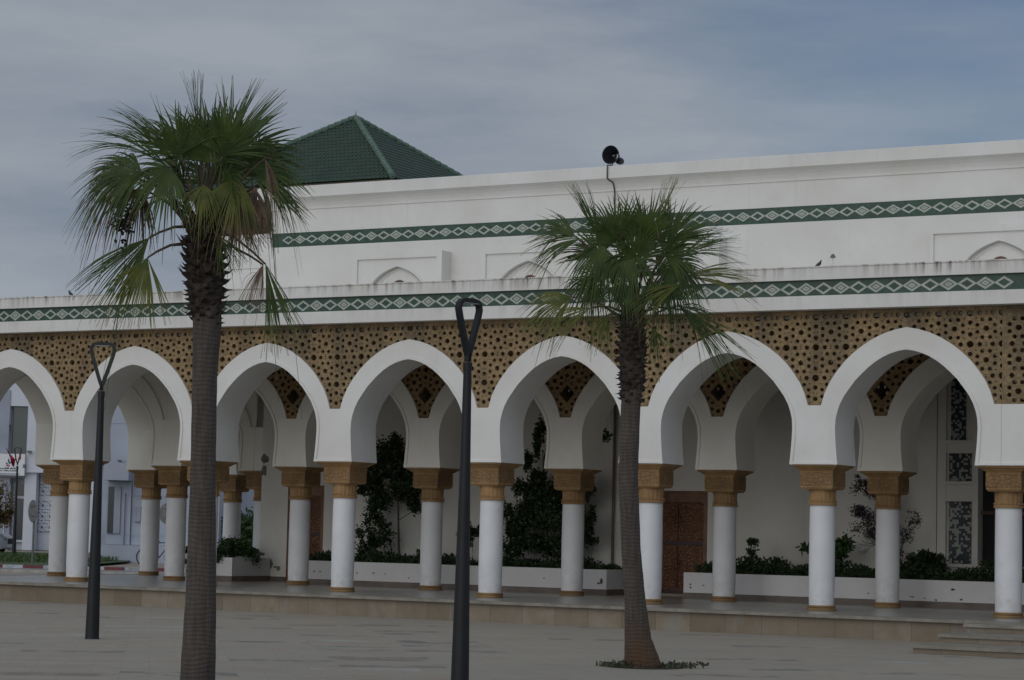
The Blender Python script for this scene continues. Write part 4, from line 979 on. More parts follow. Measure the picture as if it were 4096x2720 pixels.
def palm(label, dep, cx, cy, s, trunk, boots, fr, seed, zc=0.0, fruit=()):
    """cx, cy: photo pixel of the crown's heart; s: metres per unit of the frond list"""
    rnd = random.Random(seed)
    def T(x, y, f=0.): return px(cx, cy, dep) + RH*((x)*s) - UP*(y*s) + FH*f
    t = thing('fan_palm', trunk[0][0], label, 'palm tree', 'fan palms on the plaza')
    # trunk
    mb = MB(); P = [p for p, _ in trunk]; Rr = [r for _, r in trunk]; pts = []; rr = []
    for i in range(len(P)-1):
        for k in range(8):
            u = k/8; pts.append(P[i].lerp(P[i+1], u)); rr.append((Rr[i]*(1-u)+Rr[i+1]*u)*(1+.012*math.sin(len(pts)*1.9)))
    pts.append(P[-1]); rr.append(Rr[-1]); mb.tube(pts, rr, 20)
    if label.startswith('shorter'):       # root swelling on the right of the foot
        mb.tube([P[0]+RH*.05-UP*.03, P[0]+RH*.20-UP*.01, P[0]+RH*.27-UP*.05], [.12, .07, .03], 10)
    mb.build('trunk', M['ptrunk'], t, smooth=True)
    # old leaf bases
    mb = MB(); b0, b1, r0, r1, nb_, ln = boots
    mb.tube([b0, b0.lerp(b1, .3), b0.lerp(b1, .75), b1], [r0*.75, r1*.78, r1*.72, r1*.45], 14)
    ax = (b1-b0).normalized()
    for i in range(nb_):
        u = (i+.5)/nb_; a = i*2.39996; rr_ = (r0+(r1-r0)*min(1, u*2.2))*(.82 if u < .8 else .82-(u-.8)*1.6); d = (Vector((math.cos(a), math.sin(a), 0)))
        p = b0.lerp(b1, u)+d*rr_*.8; s_ = ax.cross(d).normalized(); L0 = ln*rnd.uniform(.6, 1.25)*(1-.35*abs(u-.45)); dn = rnd.uniform(-.35, .5) if u < .5 else rnd.uniform(.1, .8)
        w = .05*rnd.uniform(.7, 1.2); e1 = p+d*L0*.6+ax*L0*dn*.5; e2 = p+d*L0*(.95)+ax*L0*(dn+.25)
        mb.add([p-s_*w-ax*.02, p+s_*w-ax*.02, p+s_*w*.8+ax*.05, p-s_*w*.8+ax*.05, e1-s_*w*.55, e1+s_*w*.55, e1+ax*.018, e2],
               [(0, 1, 5, 4), (1, 2, 6, 5), (3, 0, 4, 6), (2, 3, 6), (4, 5, 7), (5, 6, 7), (6, 4, 7)])
    mb.build('leaf_bases', M['boots'], t)
    heart = T(0, 0)
    for k, f_ in enumerate(fr):
        (hx, hy, hf), (tx_, ty_, tf), sp_, L_, mt_, dr = f_[:6]; nm = f_[6] if len(f_) > 6 else (0, -1, .35)
        hub = T(hx, hy, hf); tip = T(tx_, ty_, tf); nv = RH*nm[0]+FH*nm[1]+UP*nm[2]
        st_ = T(0, 0)+ (hub-heart).normalized()*.05 + Vector((rnd.uniform(-.05, .05), rnd.uniform(-.05, .05), -rnd.uniform(0, .22)))
        frond(t, st_, hub, tip, L_, R(sp_), nv, mt_, dr, seed*100+k)
    if fruit:
        for fx, fy, n_ in fruit:
            mb = MB(); c = T(fx, fy, -.1)
            mb.tube([heart, heart.lerp(c, .5)+UP*.25, c+UP*.1], [.012, .01, .006], 5)
            for _ in range(n_):
                p = c + Vector((rnd.gauss(0, .035), rnd.gauss(0, .035), rnd.gauss(0, .09))); mb.sqlathe([(.002, -.012), (.012, 0), (.002, .012)], p)
            mb.build('fruit_cluster', M['fruit'], t)
    return t
# crowns: hub (right, down, depth), tip, half spread in degrees, blade length, leaf, droop
g, yl, br = 'palm', 'palmy', 'palmb'
P1 = [
 ((-30,-400,0),(-62,-830,0),9,.70,g,.02,(.8,-.5,0)), ((-50,-380,.05),(-190,-700,.05),48,.60,g,.35,(.6,-.8,.1)), ((40,-360,.1),(70,-700,.1),80,.62,g,.08,(0,-1,.2)), ((120,-350,-.1),(300,-730,-.1),36,.80,g,.06,(-.6,-.8,0)),
 ((160,-380,.2),(430,-600,.2),70,.66,g,.30,(0,-1,.3)), ((-170,-330,.1),(-440,-690,.1),24,.86,g,.30,(.5,-.6,.6)), ((-200,-300,-.1),(-590,-580,-.1),26,.92,g,.42,(.5,-.6,.7)),
 ((-330,-250,0),(-700,-340,0),50,.72,g,.95,(.1,-.7,.7)), ((-300,-240,-.25),(-560,-240,-.3),72,.62,g,.9,(.1,-.9,.5)), ((270,-240,-.1),(560,-190,-.1),52,.55,g,1.1,(0,-.8,.6)), ((330,-330,-.2),(430,-60,-.3),14,.40,br,1.1,(0,-1,.2)),
 ((230,-310,.1),(470,-400,.1),66,.62,g,.5,(0,-.9,.5)), ((200,-220,-.3),(120,40,-.45),46,.56,yl,.35,(0,-1,.1)), ((280,-180,-.2),(300,60,-.3),30,.44,br,.5,(0,-1,.1)),
 ((-150,-260,-.3),(-250,-60,-.4),66,.52,g,.8,(0,-1,.3)),  ((-260,95,-.15),(-550,440,-.2),30,.80,g,.22,(.3,-.9,.3)),
 ((-255,205,-.25),(-340,520,-.3),40,.60,yl,.25,(.1,-1,.2)), ((345,215,-.1),(470,590,-.1),17,.80,g,.04,(.3,-1,0)), ((330,215,-.05),(275,400,-.1),20,.36,br,.3,(0,-1,0)),
 ((100,80,-.2),(220,270,-.2),34,.32,g,.25,(0,-1,.2)), ((0,-400,.4),(-150,-680,.6),74,.62,g,.2,(0,-1,.3)), ((120,-300,.5),(250,-560,.7),74,.6,g,.2,(0,-1,.3)),
 ((-190,-300,.5),(-380,-430,.7),74,.6,g,.5,(0,-1,.4)), ((260,-250,.45),(430,-290,.7),70,.56,g,.7,(0,-1,.4)), 
 ((120,-330,-.3),(160,-560,-.45),72,.56,g,.25,(0,-1,.2)), ((-100,-330,-.3),(-170,-560,-.45),72,.56,g,.3,(0,-1,.2)), ((20,-300,-.2),(30,-480,-.3),85,.5,g,.3,(0,-1,.1)),
  ((-330,-180,.1),(-450,40,.1),60,.46,br,.7,(0,-1,.2)), ((10,-230,.35),(0,-470,.5),84,.56,g,.35,(0,-1,.2)), ((-110,-210,.1),(-190,-330,-.1),60,.48,g,.9,(0,-1,.4)), ((130,-190,-.2),(200,-300,-.5),62,.46,g,.9,(0,-1,.4)), ((30,-170,-.35),(20,-40,-.5),52,.34,yl,.8,(0,-1,.3)), ((-400,-250,.15),(-640,-150,.2),60,.56,br,1.0,(0,-.9,.4)),
 ((210,-120,-.25),(230,100,-.35),46,.42,br,.4,(0,-1,.1)), ((170,-60,.2),(260,120,.3),50,.38,br,.4,(0,-1,.1)),
]
Dp1 = 21.3
tr1 = [px(789, 2760, Dp1), px(803, 2400, Dp1), px(812, 1900, Dp1), px(819, 1500, Dp1), px(829, 1300, Dp1), px(820, 900, Dp1)]
tr1[0].z = G-.02
w2m = Dp1/F
palm('taller nearer fan palm with ragged drooping brown-edged crown, left of the arcade centre', Dp1, 808, 892, .00184*Dp1/22*1.0,
     [(tr1[0], 73*w2m), (tr1[1], 62*w2m), (tr1[2], 51*w2m), (tr1[3], 50*w2m), (tr1[4], 58*w2m), (tr1[5], 50*w2m)],
     (px(825, 1295, Dp1), px(815, 880, Dp1), 60*w2m, 88*w2m, 150, .13), P1, 7, fruit=((-410, 40, 90), (-390, -20, 50)))
P2 = [
 ((-230,-470,0),(-310,-740,0),26,.68,g,.05,(.6,-.8,0)), ((-70,-430,.1),(-100,-700,.1),64,.62,g,.10,(0,-1,.2)), ((60,-440,-.1),(70,-740,0),60,.66,g,.12,(0,-1,.2)),
 ((150,-520,-.1),(205,-800,-.1),13,.60,yl,.02,(-.6,-.8,0)), ((220,-440,.1),(430,-680,.1),50,.66,g,.15,(0,-1,.3)), ((-330,-440,0),(-640,-430,0),44,.66,g,.35,(.2,-.8,.6)),
 ((-360,-460,.1),(-560,-560,.1),46,.6,g,.35,(.2,-.8,.5)), ((310,-350,-.1),(640,-520,-.1),24,.70,g,.25,(0,-.8,.5)), ((320,-210,-.15),(760,-270,-.2),24,.84,yl,.25,(0,-.8,.5)),
 ((-190,-380,-.25),(-270,-120,-.3),62,.58,g,.75,(0,-1,.3)), ((-30,-350,-.35),(-70,-80,-.4),62,.55,g,.7,(0,-1,.3)), ((-380,-70,-.1),(-720,60,-.15),46,.66,yl,.55,(.1,-.9,.5)),
 ((-260,0,-.2),(-560,110,-.25),24,.58,yl,.3,(.2,-.9,.4)), ((280,-150,-.35),(-60,10,-.5),24,.62,yl,.4,(0,-1,.4)), ((320,0,-.1),(700,310,-.1),20,.90,g,.12,(.1,-.9,.3)),
 ((120,110,-.1),(190,270,-.1),30,.34,g,.3,(0,-1,.2)), ((90,-420,-.3),(110,-560,-.45),85,.52,g,.25,(0,-1,.15)), ((180,-330,-.3),(300,-420,-.5),80,.55,g,.4,(0,-1,.3)),
 ((-110,-420,-.2),(-190,-560,-.3),75,.56,g,.3,(0,-1,.2)), ((0,-380,.4),(40,-640,.6),78,.6,g,.2,(0,-1,.3)), ((-200,-360,.4),(-330,-560,.6),74,.6,g,.3,(0,-1,.3)),
 ((230,-330,.4),(420,-420,.6),74,.6,g,.5,(0,-1,.3)), ((200,-230,.3),(330,-60,.4),66,.5,g,.8,(0,-1,.3)), ((-250,-220,.2),(-370,40,.2),60,.48,g,.8,(0,-1,.3)),
  ((250,-290,-.2),(300,-70,-.3),60,.52,g,.8,(0,-1,.2)), ((290,-40,.1),(600,60,.1),44,.52,g,.7,(0,-.8,.6)),
 ((-160,40,-.1),(-210,150,-.1),40,.34,yl,.5,(0,-1,.3)), ((20,-290,-.35),(30,-520,-.5),88,.50,g,.4,(0,-1,.2)), ((-150,-240,.2),(-330,-260,.1),70,.46,g,.7,(0,-1,.4)), ((150,-250,.1),(330,-330,0),70,.48,g,.6,(0,-1,.3)), ((110,-170,-.3),(160,30,-.5),50,.40,g,.6,(0,-1,.2)), ((-60,-160,-.3),(-110,40,-.4),54,.40,g,.6,(0,-1,.2)), ((0,-220,.4),(0,-420,.5),84,.55,g,.4,(0,-1,.2)),  
]
Dp2 = 26.6; w2m = Dp2/F
tr2 = [px(2572, 2672, Dp2), px(2552, 2560, Dp2), px(2540, 2400, Dp2), px(2524, 2200, Dp2), px(2513, 1900, Dp2), px(2522, 1640, Dp2), px(2532, 1500, Dp2), px(2530, 1280, Dp2)]
tr2[0].z = G-.02
palm('shorter fan palm with fuller green crown and brown foot in a ring of weeds', Dp2, 2529, 1242, .00188,
     [(tr2[0], 78*w2m), (tr2[1], 54*w2m), (tr2[2], 42*w2m), (tr2[3], 39*w2m), (tr2[4], 39*w2m), (tr2[5], 39*w2m), (tr2[6], 42*w2m), (tr2[7], 42*w2m)],
     (px(2526, 1610, Dp2), px(2530, 1235, Dp2), 46*w2m, 62*w2m, 130, .10), P2, 9)
q = pz(2575, 2668, G)
M['weed'] = leaf('dull_weed', (.035, .042, .022), (.07, .08, .042), .15)
mb = blades('g', q.x, q.y, .56, .42, 300, .075, G)
mb2 = MB(); cloud(mb2, (q.x+RH.x*.42, q.y+RH.y*.42, G+.03), (.25, .2, .025), 70, .045, 5); cloud(mb2, (q.x-RH.x*.35, q.y-RH.y*.35, G+.03), (.25, .2, .03), 80, .045, 6)
mb.add(mb2.v, mb2.f)
tag(mb.build('weeds', M['weed']), 'ring of short weeds round the foot of the right palm', 'weeds', kind='stuff')
# soil pits of the palms
mb = MB()
for c, rr in ((q, .48), (tr1[0], .5)):
    mb.add([(c.x+rr*math.cos(a*.5236), c.y+rr*math.sin(a*.5236), G+.004) for a in range(12)], [tuple(range(12))])
tag(mb.build('tree_pit_soil', M['soil']), kind='structure')
# ------------------------------------------------------------------ street lamps
def lamp(p, rz, label, hs=1.0, grp='looped street lamps'):
    t = thing('street_lamp', p, label, 'street lamp', grp, rz); p = Vector(p)
    X = Vector((math.cos(rz), math.sin(rz), 0)); Yv = Vector((-math.sin(rz), math.cos(rz), 0))
    mb = MB(); mb.lathe([(.098, 0), (.096, .015), (.091, .02), (.088, .25), (.074, 1.0), (.053, 2.2), (.041, 3.20*hs)], p, 20); mb.build('pole', M['lamp'], t, angle=40)
    mb = MB(); mb.lathe([(.047, 0), (.047, .08)], p+UP*(3.19*hs), 20); mb.build('collar', M['lamp'], t, angle=40)
    # Y shaped head: a band of flat bar bent in a rounded triangle
    z0 = 3.28*hs; zt = 3.92*hs; w = .155
    path = [(0, z0), (0, z0+.06), (-.025, z0+.12), (-.085, z0+.30), (-w+.02, zt-.18), (-w, zt-.10), (-w+.008, zt-.055), (-w+.04, zt-.022), (-w+.085, zt-.012)]
    path = path + [(-a, b) for a, b in reversed(path)]
    mb = MB(); th, dp = .020, .032
    k = len(path)
    for i, (a, z) in enumerate(path):
        pa = Vector(path[max(i-1, 0)]); pb = Vector(path[min(i+1, k-1)]); tt = (pb-pa)
        tt = tt.normalized() if tt.length > 1e-6 else Vector((0, 1)); nn_ = Vector((-tt.y, tt.x))
        for sa, sb in ((-1, -1), (1, -1), (1, 1), (-1, 1)):
            mb.v.append(tuple(p + X*(a+nn_.x*th*sa) + UP*(z+nn_.y*th*sa) + Yv*dp*sb))
    for i in range(k-1):
        for e_ in range(4): mb.f.append((i*4+e_, i*4+(e_+1) % 4, (i+1)*4+(e_+1) % 4, (i+1)*4+e_))
    mb.f += [(0, 1, 2, 3), ((k-1)*4+3, (k-1)*4+2, (k-1)*4+1, (k-1)*4)]
    hd = mb.build('head', M['lamp'], t, angle=50)
    mb = MB(); mb.obox(p+UP*(zt-.046), X, Yv, UP, -.10, .10, -.04, .04, 0, .009); mb.build('light_panel', M['lens'], hd)
    return t
lp = pz(368, 2556, G); lamp(lp, YAW*-1+R(8) if False else R(28), 'black looped street lamp at the left, its whole pole and foot visible')
d_ = px(1840, 2700, 1)-CAM; d_.z = 0; d_.normalize(); q2 = B0 + d_*22.9; q2.z = G
lamp(q2, R(28+50), 'black looped street lamp nearest to the viewer, in front of the fourth arch', .983)
# ------------------------------------------------------------------ small things on the roofs
def lathe_dir(mb, c, d, prof, n=24):
    d = Vector(d).normalized(); u = d.orthogonal().normalized(); w = d.cross(u); b = len(mb.v)
    for r_, t in prof:
        for k in range(n):
            a = 6.2832*k/n; mb.v.append(tuple(Vector(c)+d*t+(u*math.cos(a)+w*math.sin(a))*r_))
    for i in range(len(prof)-1):
        for k in range(n): mb.f.append((b+i*n+k, b+i*n+(k+1) % n, b+(i+1)*n+(k+1) % n, b+(i+1)*n+k))
hc = py(2452, 622, YW+.02)
SS = 1.15
sp_ = thing('loudspeaker', (hc.x, YW-.1, 8.59), 'dark horn loudspeaker on top of the hall cornice', 'loudspeaker')
dirn = (CAM-hc).normalized() + Vector((-.50, -.25, .15)); dirn.normalize()
mb = MB(); lathe_dir(mb, hc, dirn, [(.185, .10), (.192, .105), (.192, .115), (.185, .115), (.165, .06), (.11, -.03), (.06, -.12), (.045, -.2), (.05, -.205), (.068, -.12), (.12, -.04), (.175, .05), (.185, .10)], 28)
M['horn'] = simple('dark_horn_metal', (.018, .020, .026), .4, .1, 5, 0)
mb.build('horn', M['horn'], sp_, angle=50)
mb = MB(); lathe_dir(mb, hc, dirn, [(0, -.02), (.02, -.02), (.03, -.05), (.035, -.11), (0, -.11)], 14); mb.build('reflector_cone', M['steel'], sp_)
mb = MB(); lathe_dir(mb, hc+RH*.10-UP*.10, dirn, [(0, .02), (.055, .01), (.07, -.02), (.075, -.10), (.06, -.16), (0, -.17)], 16); mb.build('driver', M['horn'], sp_, angle=50)
mb = MB(); mb.tube([hc-UP*.17, Vector((hc.x, YW-.05, 8.59))], .012, 6); mb.box(hc.x-.06, hc.x+.06, YW-.12, YW+.02, 8.586, 8.60); mb.build('bracket', M['steel'], sp_)
mb = MB(); zz = [(8.62, -.1), (8.60, -.26), (8.48, -.262), (8.34, -.262), (8.31, -.22), (8.26, -.12), (8.20, -.075), (8.12, -.045), (8.09, -.03), (7.9, -.02), (7.4, -.02), (7.02, -.02)]
mb.tube([(hc.x+.02+(0 if z > 8.3 else .06), YW+y, z) for z, y in zz], .013, 6)
cb = mb.build('cable', M['horn'], None); tag(cb, 'dark cable running down the hall wall below the loudspeaker', 'cable')
# drain pipe
mb = MB(); mb.tube([(9.27, YW-.05, .45), (9.27, YW-.05, 4.98)], .03, 8); dp = mb.build('drain_pipe', M['trim'], hall)
# pigeons
def pigeon(p, rz, label):
    t = thing('pigeon', p, label, 'pigeon', 'pigeons on the parapet', rz)
    mb = MB(); ca, sa = math.cos(rz), math.sin(rz); d = Vector((ca, sa, 0))
    P0 = Vector(p)
    K = .52; pts = [P0+(d*a+UP*b)*K for a, b in ((-.15, .02), (-.10, .045), (-.05, .08), (0, .11), (.04, .15), (.05, .185), (.055, .21), (.07, .225), (.09, .22), (.11, .212))]
    mb.tube(pts, [q*K for q in (.010, .026, .046, .056, .050, .030, .024, .026, .014, .003)], 10)
    mb.build('body', M['horn'], t, smooth=True)
    mb = MB()
    for s_ in (-.02, .02):
        s__ = Vector((-sa, ca, 0))*s_; mb.tube([P0+s__+UP*.06, P0+s__+d*.005], .005, 5); mb.tube([P0+s__+UP*.004-d*.01, P0+s__+d*.03+UP*.004], .004, 4)
    mb.build('legs', M['red'], t)
pg = py(282, 1180, -.45); pigeon((pg.x, -.45, 5.652), R(200), 'dark pigeon perched on the far left end of the parapet')
pg = py(3275, 1066, -.45); pigeon((pg.x, -.45, 5.652), R(25), 'dark pigeon perched on the parapet right of the green palm crown')
rl = Vector((15.45, 1.2, 5.12)); t = thing('roof_mast', rl, 'short thin white mast with a small cap on the arcade roof', 'mast')
mb = MB(); mb.tube([rl, rl+UP*.92], .012, 6); mb.build('pole', M['white'], t)
mb = MB(); mb.lathe([(.01, .90), (.05, .905), (.045, .93), (.02, .97)], rl, 12); mb.build('cap', M['steel'], t)
# ------------------------------------------------------------------ street behind the left colonnade
M['bwhite'] = simple('pale_cladding', (.60, .63, .70), .6, .05, .5, .03); M['bgrey'] = simple('blue_grey_cladding', (.37, .41, .49), .6, .08, .5, .03)
M['bgrey2'] = simple('darker_grey_panel', (.31, .345, .42), .6, .08, .5, .03)  # darker tone of the blue grey cladding, for windows, shutters, cabinet and joints
def glass(name, col):
    mt, n, l, b = nodes(name); b.inputs['Base Color'].default_value = (*col, 1); b.inputs['Roughness'].default_value = .12; b.inputs['Specular IOR Level'].default_value = .6
    return mt
M['glass'] = glass('green_window_glass', (.012, .04, .042)); M['glassd'] = glass('dark_window_glass', (.02, .028, .032))
def frame(dep, ang=0.):
    c, s = math.cos(ang), math.sin(ang); U = RH*c + FH*s; V = FH*c - RH*s
    return U, V
class Fac:
    """facade in a vertical plane facing the plaza: photo pixels give where a feature stands on it"""
    def __init__(s, dep, parent): s.dep = dep; s.p = parent; s.k = dep/F
    def r(s, x): return (px(x, 2150, s.dep)-B0).dot(RH)
    def z(s, y, x=200): return (px(x, y, s.dep)).z-G
    def box(s, mb, x0, x1, y0, y1, f0, f1, xr=200):
        z1, z0 = s.z(y0, xr), s.z(y1, xr); f = (px(xr, 2150, s.dep)-B0).dot(FH)
        mb.obox(B0, RH, FH, UP, s.r(x0), s.r(x1), f+f0, f+f1, max(z0, 0), z1)
bk = thing('office_building', at(-27, 118), 'white two storey office building with green glass, red-marked sign and pierced block wall', 'building')
Fb = Fac(117., bk)
mb = MB(); Fb.box(mb, -420, 20, 1380, 1700, 0, 14); Fb.box(mb, -420, 20, 1700, 2203, .6, 14); Fb.box(mb, 20, 380, 1380, 1625, 0, 14); Fb.box(mb, 92, 380, 1625, 1891, 0, 14)
Fb.box(mb, 20, 92, 1625, 1890, .5, 14); Fb.box(mb, 20, 92, 1891, 2203, 1.2, 14)
Fb.box(mb, 134, 380, 1891, 2203, 1.0, 14); Fb.box(mb, 86, 133, 1891, 2203, .2, 12); Fb.box(mb, 330, 366, 1892, 2212, .0, .98)
mb.build('wall', M['bwhite'], bk)
mb = MB(); Fb.box(mb, 22, 91, 1628, 1815, .42, .49); w1 = mb.build('window', M['glass'], bk)
mb = MB(); Fb.box(mb, 22, 25, 1628, 1815, .36, .41); Fb.box(mb, 88, 91, 1628, 1815, .36, .41); mb.build('frame', M['bgrey'], w1)
mb = MB(); Fb.box(mb, -60, 19, 1560, 1815, -.06, -.01); mb.build('window', M['bgrey2'], bk)
mb = MB(); Fb.box(mb, 36, 84, 1935, 2162, 1.10, 1.19); w2 = mb.build('glass_door', M['glassd'], bk)
mb = MB(); Fb.box(mb, 28, 36, 1930, 2165, 1.05, 1.19); Fb.box(mb, 36, 84, 1986, 1996, 1.05, 1.095); Fb.box(mb, 36, 84, 2163, 2172, 1.0, 1.19); Fb.box(mb, 2, 6, 1930, 2170, .5, .59); mb.build('door_frame', M['bwhite'], w2)
mb = MB(); Fb.box(mb, -40, 26, 1940, 2165, .55, .59); mb.build('shop_window', M['bgrey2'], bk)
mb = MB(); Fb.box(mb, -420, 85, 1895, 1912, .05, .59); mb.build('lintel', M['bgrey'], bk)
# pierced block screen
M['hole'] = M['glassd']
mb = MB(); Fb.box(mb, 136, 202, 1892, 2128, .93, .99); cs = mb.build('block_screen', M['bwhite'], bk); cs['label'] = 'pierced white block screen'
mb = MB()
for j, y_ in enumerate((1921, 1965, 2022, 2066, 2110)):
    for i, x_ in enumerate((151, 183)):
        Fb.box(mb, x_-4, x_+4, y_-5, y_+5, .915, .929)
        for dx, dy in ((-12, -15), (12, -15), (-12, 15), (12, 15), (0, -17), (0, 17), (-4, 17), (7, -17)): Fb.box(mb, x_+dx-2.3, x_+dx+2.3, y_+dy-1.6, y_+dy+1.6, .915, .929)
        for dx, dy in ((-12, 0), (12, 0), (-8, -8), (8, 8)): Fb.box(mb, x_+dx-1.6, x_+dx+1.6, y_+dy-1.2, y_+dy+1.2, .917, .929)
mb.build('opening', M['hole'], cs)
mb = MB(); Fb.box(mb, 98, 112, 1804, 1812, -.3, -.01); Fb.box(mb, 84, 92, 1860, 1873, -.25, -.01); mb.build('wall_light', M['steel'], bk)
# fascia sign with plant emblem and lettering
sg = thing('shop_sign', at(Fb.r(10), 116.5, 4), 'white fascia sign with a blue green leaf emblem above dark lettering', 'sign')
mb = MB(); Fb.box(mb, -140, 90, 1818, 1905, -.22, -.01); mb.build('board', simple('sign_board_white', (.72, .74, .76), .5, .03, 2, 0), sg)
mb = MB(); Fb.box(mb, -140, 70, 1896, 1899, -.25, -.221); Fb.box(mb, -140, 70, 1901.5, 1903, -.235, -.221); mb.build('stripe', M['bgrey'], sg)
def signpoly(pts, mat, name, off=-.232):
    f = (px(200, 2150, Fb.dep)-B0).dot(FH)+off; mb = MB()
    for pl in pts: mb.add([B0+RH*Fb.r(a)+FH*f+UP*Fb.z(b) for a, b in pl], [tuple(range(len(pl)))])
    return mb.build(name, mat, sg)
M['sgreen'] = simple('sign_blue_green', (.025, .075, .10), .5, .05, 2, 0); M['sred'] = simple('sign_red', (.32, .02, .04), .5, .05, 2, 0); M['sink'] = simple('sign_dark_ink', (.04, .035, .05), .5, .05, 2, 0)
signpoly([[(25, 1836), (30, 1846), (27, 1858), (22, 1848)], [(14, 1852), (22, 1856), (24, 1862), (16, 1860)], [(38, 1846), (36, 1856), (27, 1861), (29, 1853)]], M['sgreen'], 'emblem')
signpoly([[(17, 1863), (31, 1863), (31, 1868), (17, 1868)]], M['sred'], 'emblem_bar')
# first line: joined right to left script strokes; second line below
mb_pts = []
rnd = random.Random(2); x_ = 66
while x_ > -70:
    w_ = rnd.choice((5, 7, 9, 12)); y_ = 1878
    mb_pts.append([(x_-w_, y_-1.4), (x_, y_-1.4), (x_, y_+1.4), (x_-w_, y_+1.4)])
    if rnd.random() < .7: mb_pts.append([(x_-2.4, y_-7-rnd.random()*2), (x_, y_-7), (x_, y_), (x_-2.4, y_)])
    if rnd.random() < .6: mb_pts.append([(x_-w_*.6, y_+3), (x_-w_*.6+2, y_+3), (x_-w_*.6+2, y_+5), (x_-w_*.6, y_+5)])
    x_ -= w_ + (3 if rnd.random() < .3 else 0)
signpoly(mb_pts, M['sink'], 'lettering')
mb_pts = []; x_ = 64         # second line: too small to read even in the photograph, kept as the same dark strokes
while x_ > -70:
    w_ = rnd.choice((1.6, 2.2, 2.8)); h_ = rnd.choice((3, 3, 4)); mb_pts.append([(x_-w_, 1888.5-h_), (x_, 1888.5-h_), (x_, 1888.5), (x_-w_, 1888.5)]); x_ -= w_+rnd.choice((.5, .5, .6, 2.2))
signpoly(mb_pts, M['sink'], 'small_lettering')
# grey recessed building
gb = thing('annex_building', at(-15, 92), 'blue grey recessed building with a tall narrow window behind the left columns', 'building')
Fg = Fac(88., gb)
mb = MB(); Fg.box(mb, 366, 505, 1400, 1850, .9, 14, 500); Fg.box(mb, 505, 860, 1400, 2180, 1.0, 14, 500); Fg.box(mb, 405, 505, 1851, 1921, 0, 14, 500); Fg.box(mb, 366, 404, 1851, 2180, 1.2, 14, 500); Fg.box(mb, 405, 503, 1922, 2180, .9, 14, 500)
mb.build('wall', M['bgrey'], gb)
mb = MB(); Fg.box(mb, 494, 520, 1772, 1832, .7, .99, 500); Fg.box(mb, 496, 516, 1832, 1850, .6, .99, 500); mb.build('wall_box', M['bwhite'], gb)
mb = MB(); Fg.box(mb, 400, 700, 2181, 2256, .2, 2.0, 500); mb.build('low_wall', M['bgrey'], gb)
mb = MB(); Fg.box(mb, 412, 434, 1946, 2134, .82, .89, 500); w_ = mb.build('window', M['glassd'], gb)
mb = MB(); Fg.box(mb, 435, 462, 1946, 2134, .84, .89, 500); Fg.box(mb, 471, 480, 1970, 2180, .80, .89, 500); mb.build('shutter', M['bgrey2'], w_)
mb = MB(); Fg.box(mb, 519, 527, 2025, 2085, .9, .99, 500); Fg.box(mb, 528, 545, 2025, 2085, .86, .99, 500); mb.build('wall_cabinet', M['bgrey2'], gb)
mb = MB()
for y_ in (1688, 1978, 2138): Fg.box(mb, 366, 700, y_, y_+1.6, .885, .899, 500)
mb.build('panel_joint', M['bgrey2'], gb)
mb = MB(); Fg.box(mb, 453, 459, 1838, 1846, .3, .85, 500); fl_ = mb.build('flood_light', M['steel'], gb)
mb = MB()
Fg.box(mb, 383, 400, 2222, 2226, -.4, 2, 500)
for k, (xa, xb, ya) in enumerate(((366, 404, 2223), (366, 433, 2237), (366, 466, 2250))): Fg.box(mb, xa, xb, ya, 2262, -.9-.5*k, .19-.001*k-.45*k, 500)
sb = mb.build('steps', M['tanpave'], gb)
# background trees and blocks seen beside the hall corner
rnd = random.Random(8)
fb = thing('apartment_block', at(-20, 180), 'pale far building seen small between the colonnade and the hall corner', 'building')
Ff = Fac(185., fb); mb = MB(); Ff.box(mb, 820, 1100, 1500, 2190, 0, 10, 1000); mb.build('wall', M['bgrey'], fb)
mb = MB()
for i in range(6):
    for j in range(4): Ff.box(mb, 850+i*40, 868+i*40, 1930+j*60, 1965+j*60, -.05, -.005, 1000)
mb.build('window', M['glassd'], fb)
def far_tree(x, y0, y1, w, dep, label, mat, seed, size=.18, n=1500):
    p = pz(x, 2200, G); d = (px(x, 2150, 1)-CAM); d.z = 0; d.normalize(); p = B0+d*dep; top = px(x, y0, dep); bot = max(px(x, y1, dep).z, G+.2)
    t = thing('tree', p, label, 'tree', 'trees behind the colonnade')
    mb = MB(); branches(mb, p, (p.x, p.y, top.z-.3), 7, seed, .09, .4); mb.build('trunk', M['bark'], t)
    mb = MB(); cz = (top.z+bot)/2; hh = (top.z-bot)/2; cloud(mb, (p.x, p.y, cz), (w, w, hh), n, size, seed, 14); mb.build('crown', M[mat], t)
far_tree(1000, 2040, 2260, 1.1, 92, 'green tree seen low between the far columns and the hall corner', 'leafm', 41)
far_tree(900, 2070, 2260, 1.2, 96, 'green tree half hidden by the thick palm trunk', 'leafm', 42)
far_tree(-8, 1945, 2110, .62, 104, 'small tree with brownish autumn leaves in front of the office building', 'leafa', 43, .13, 900)
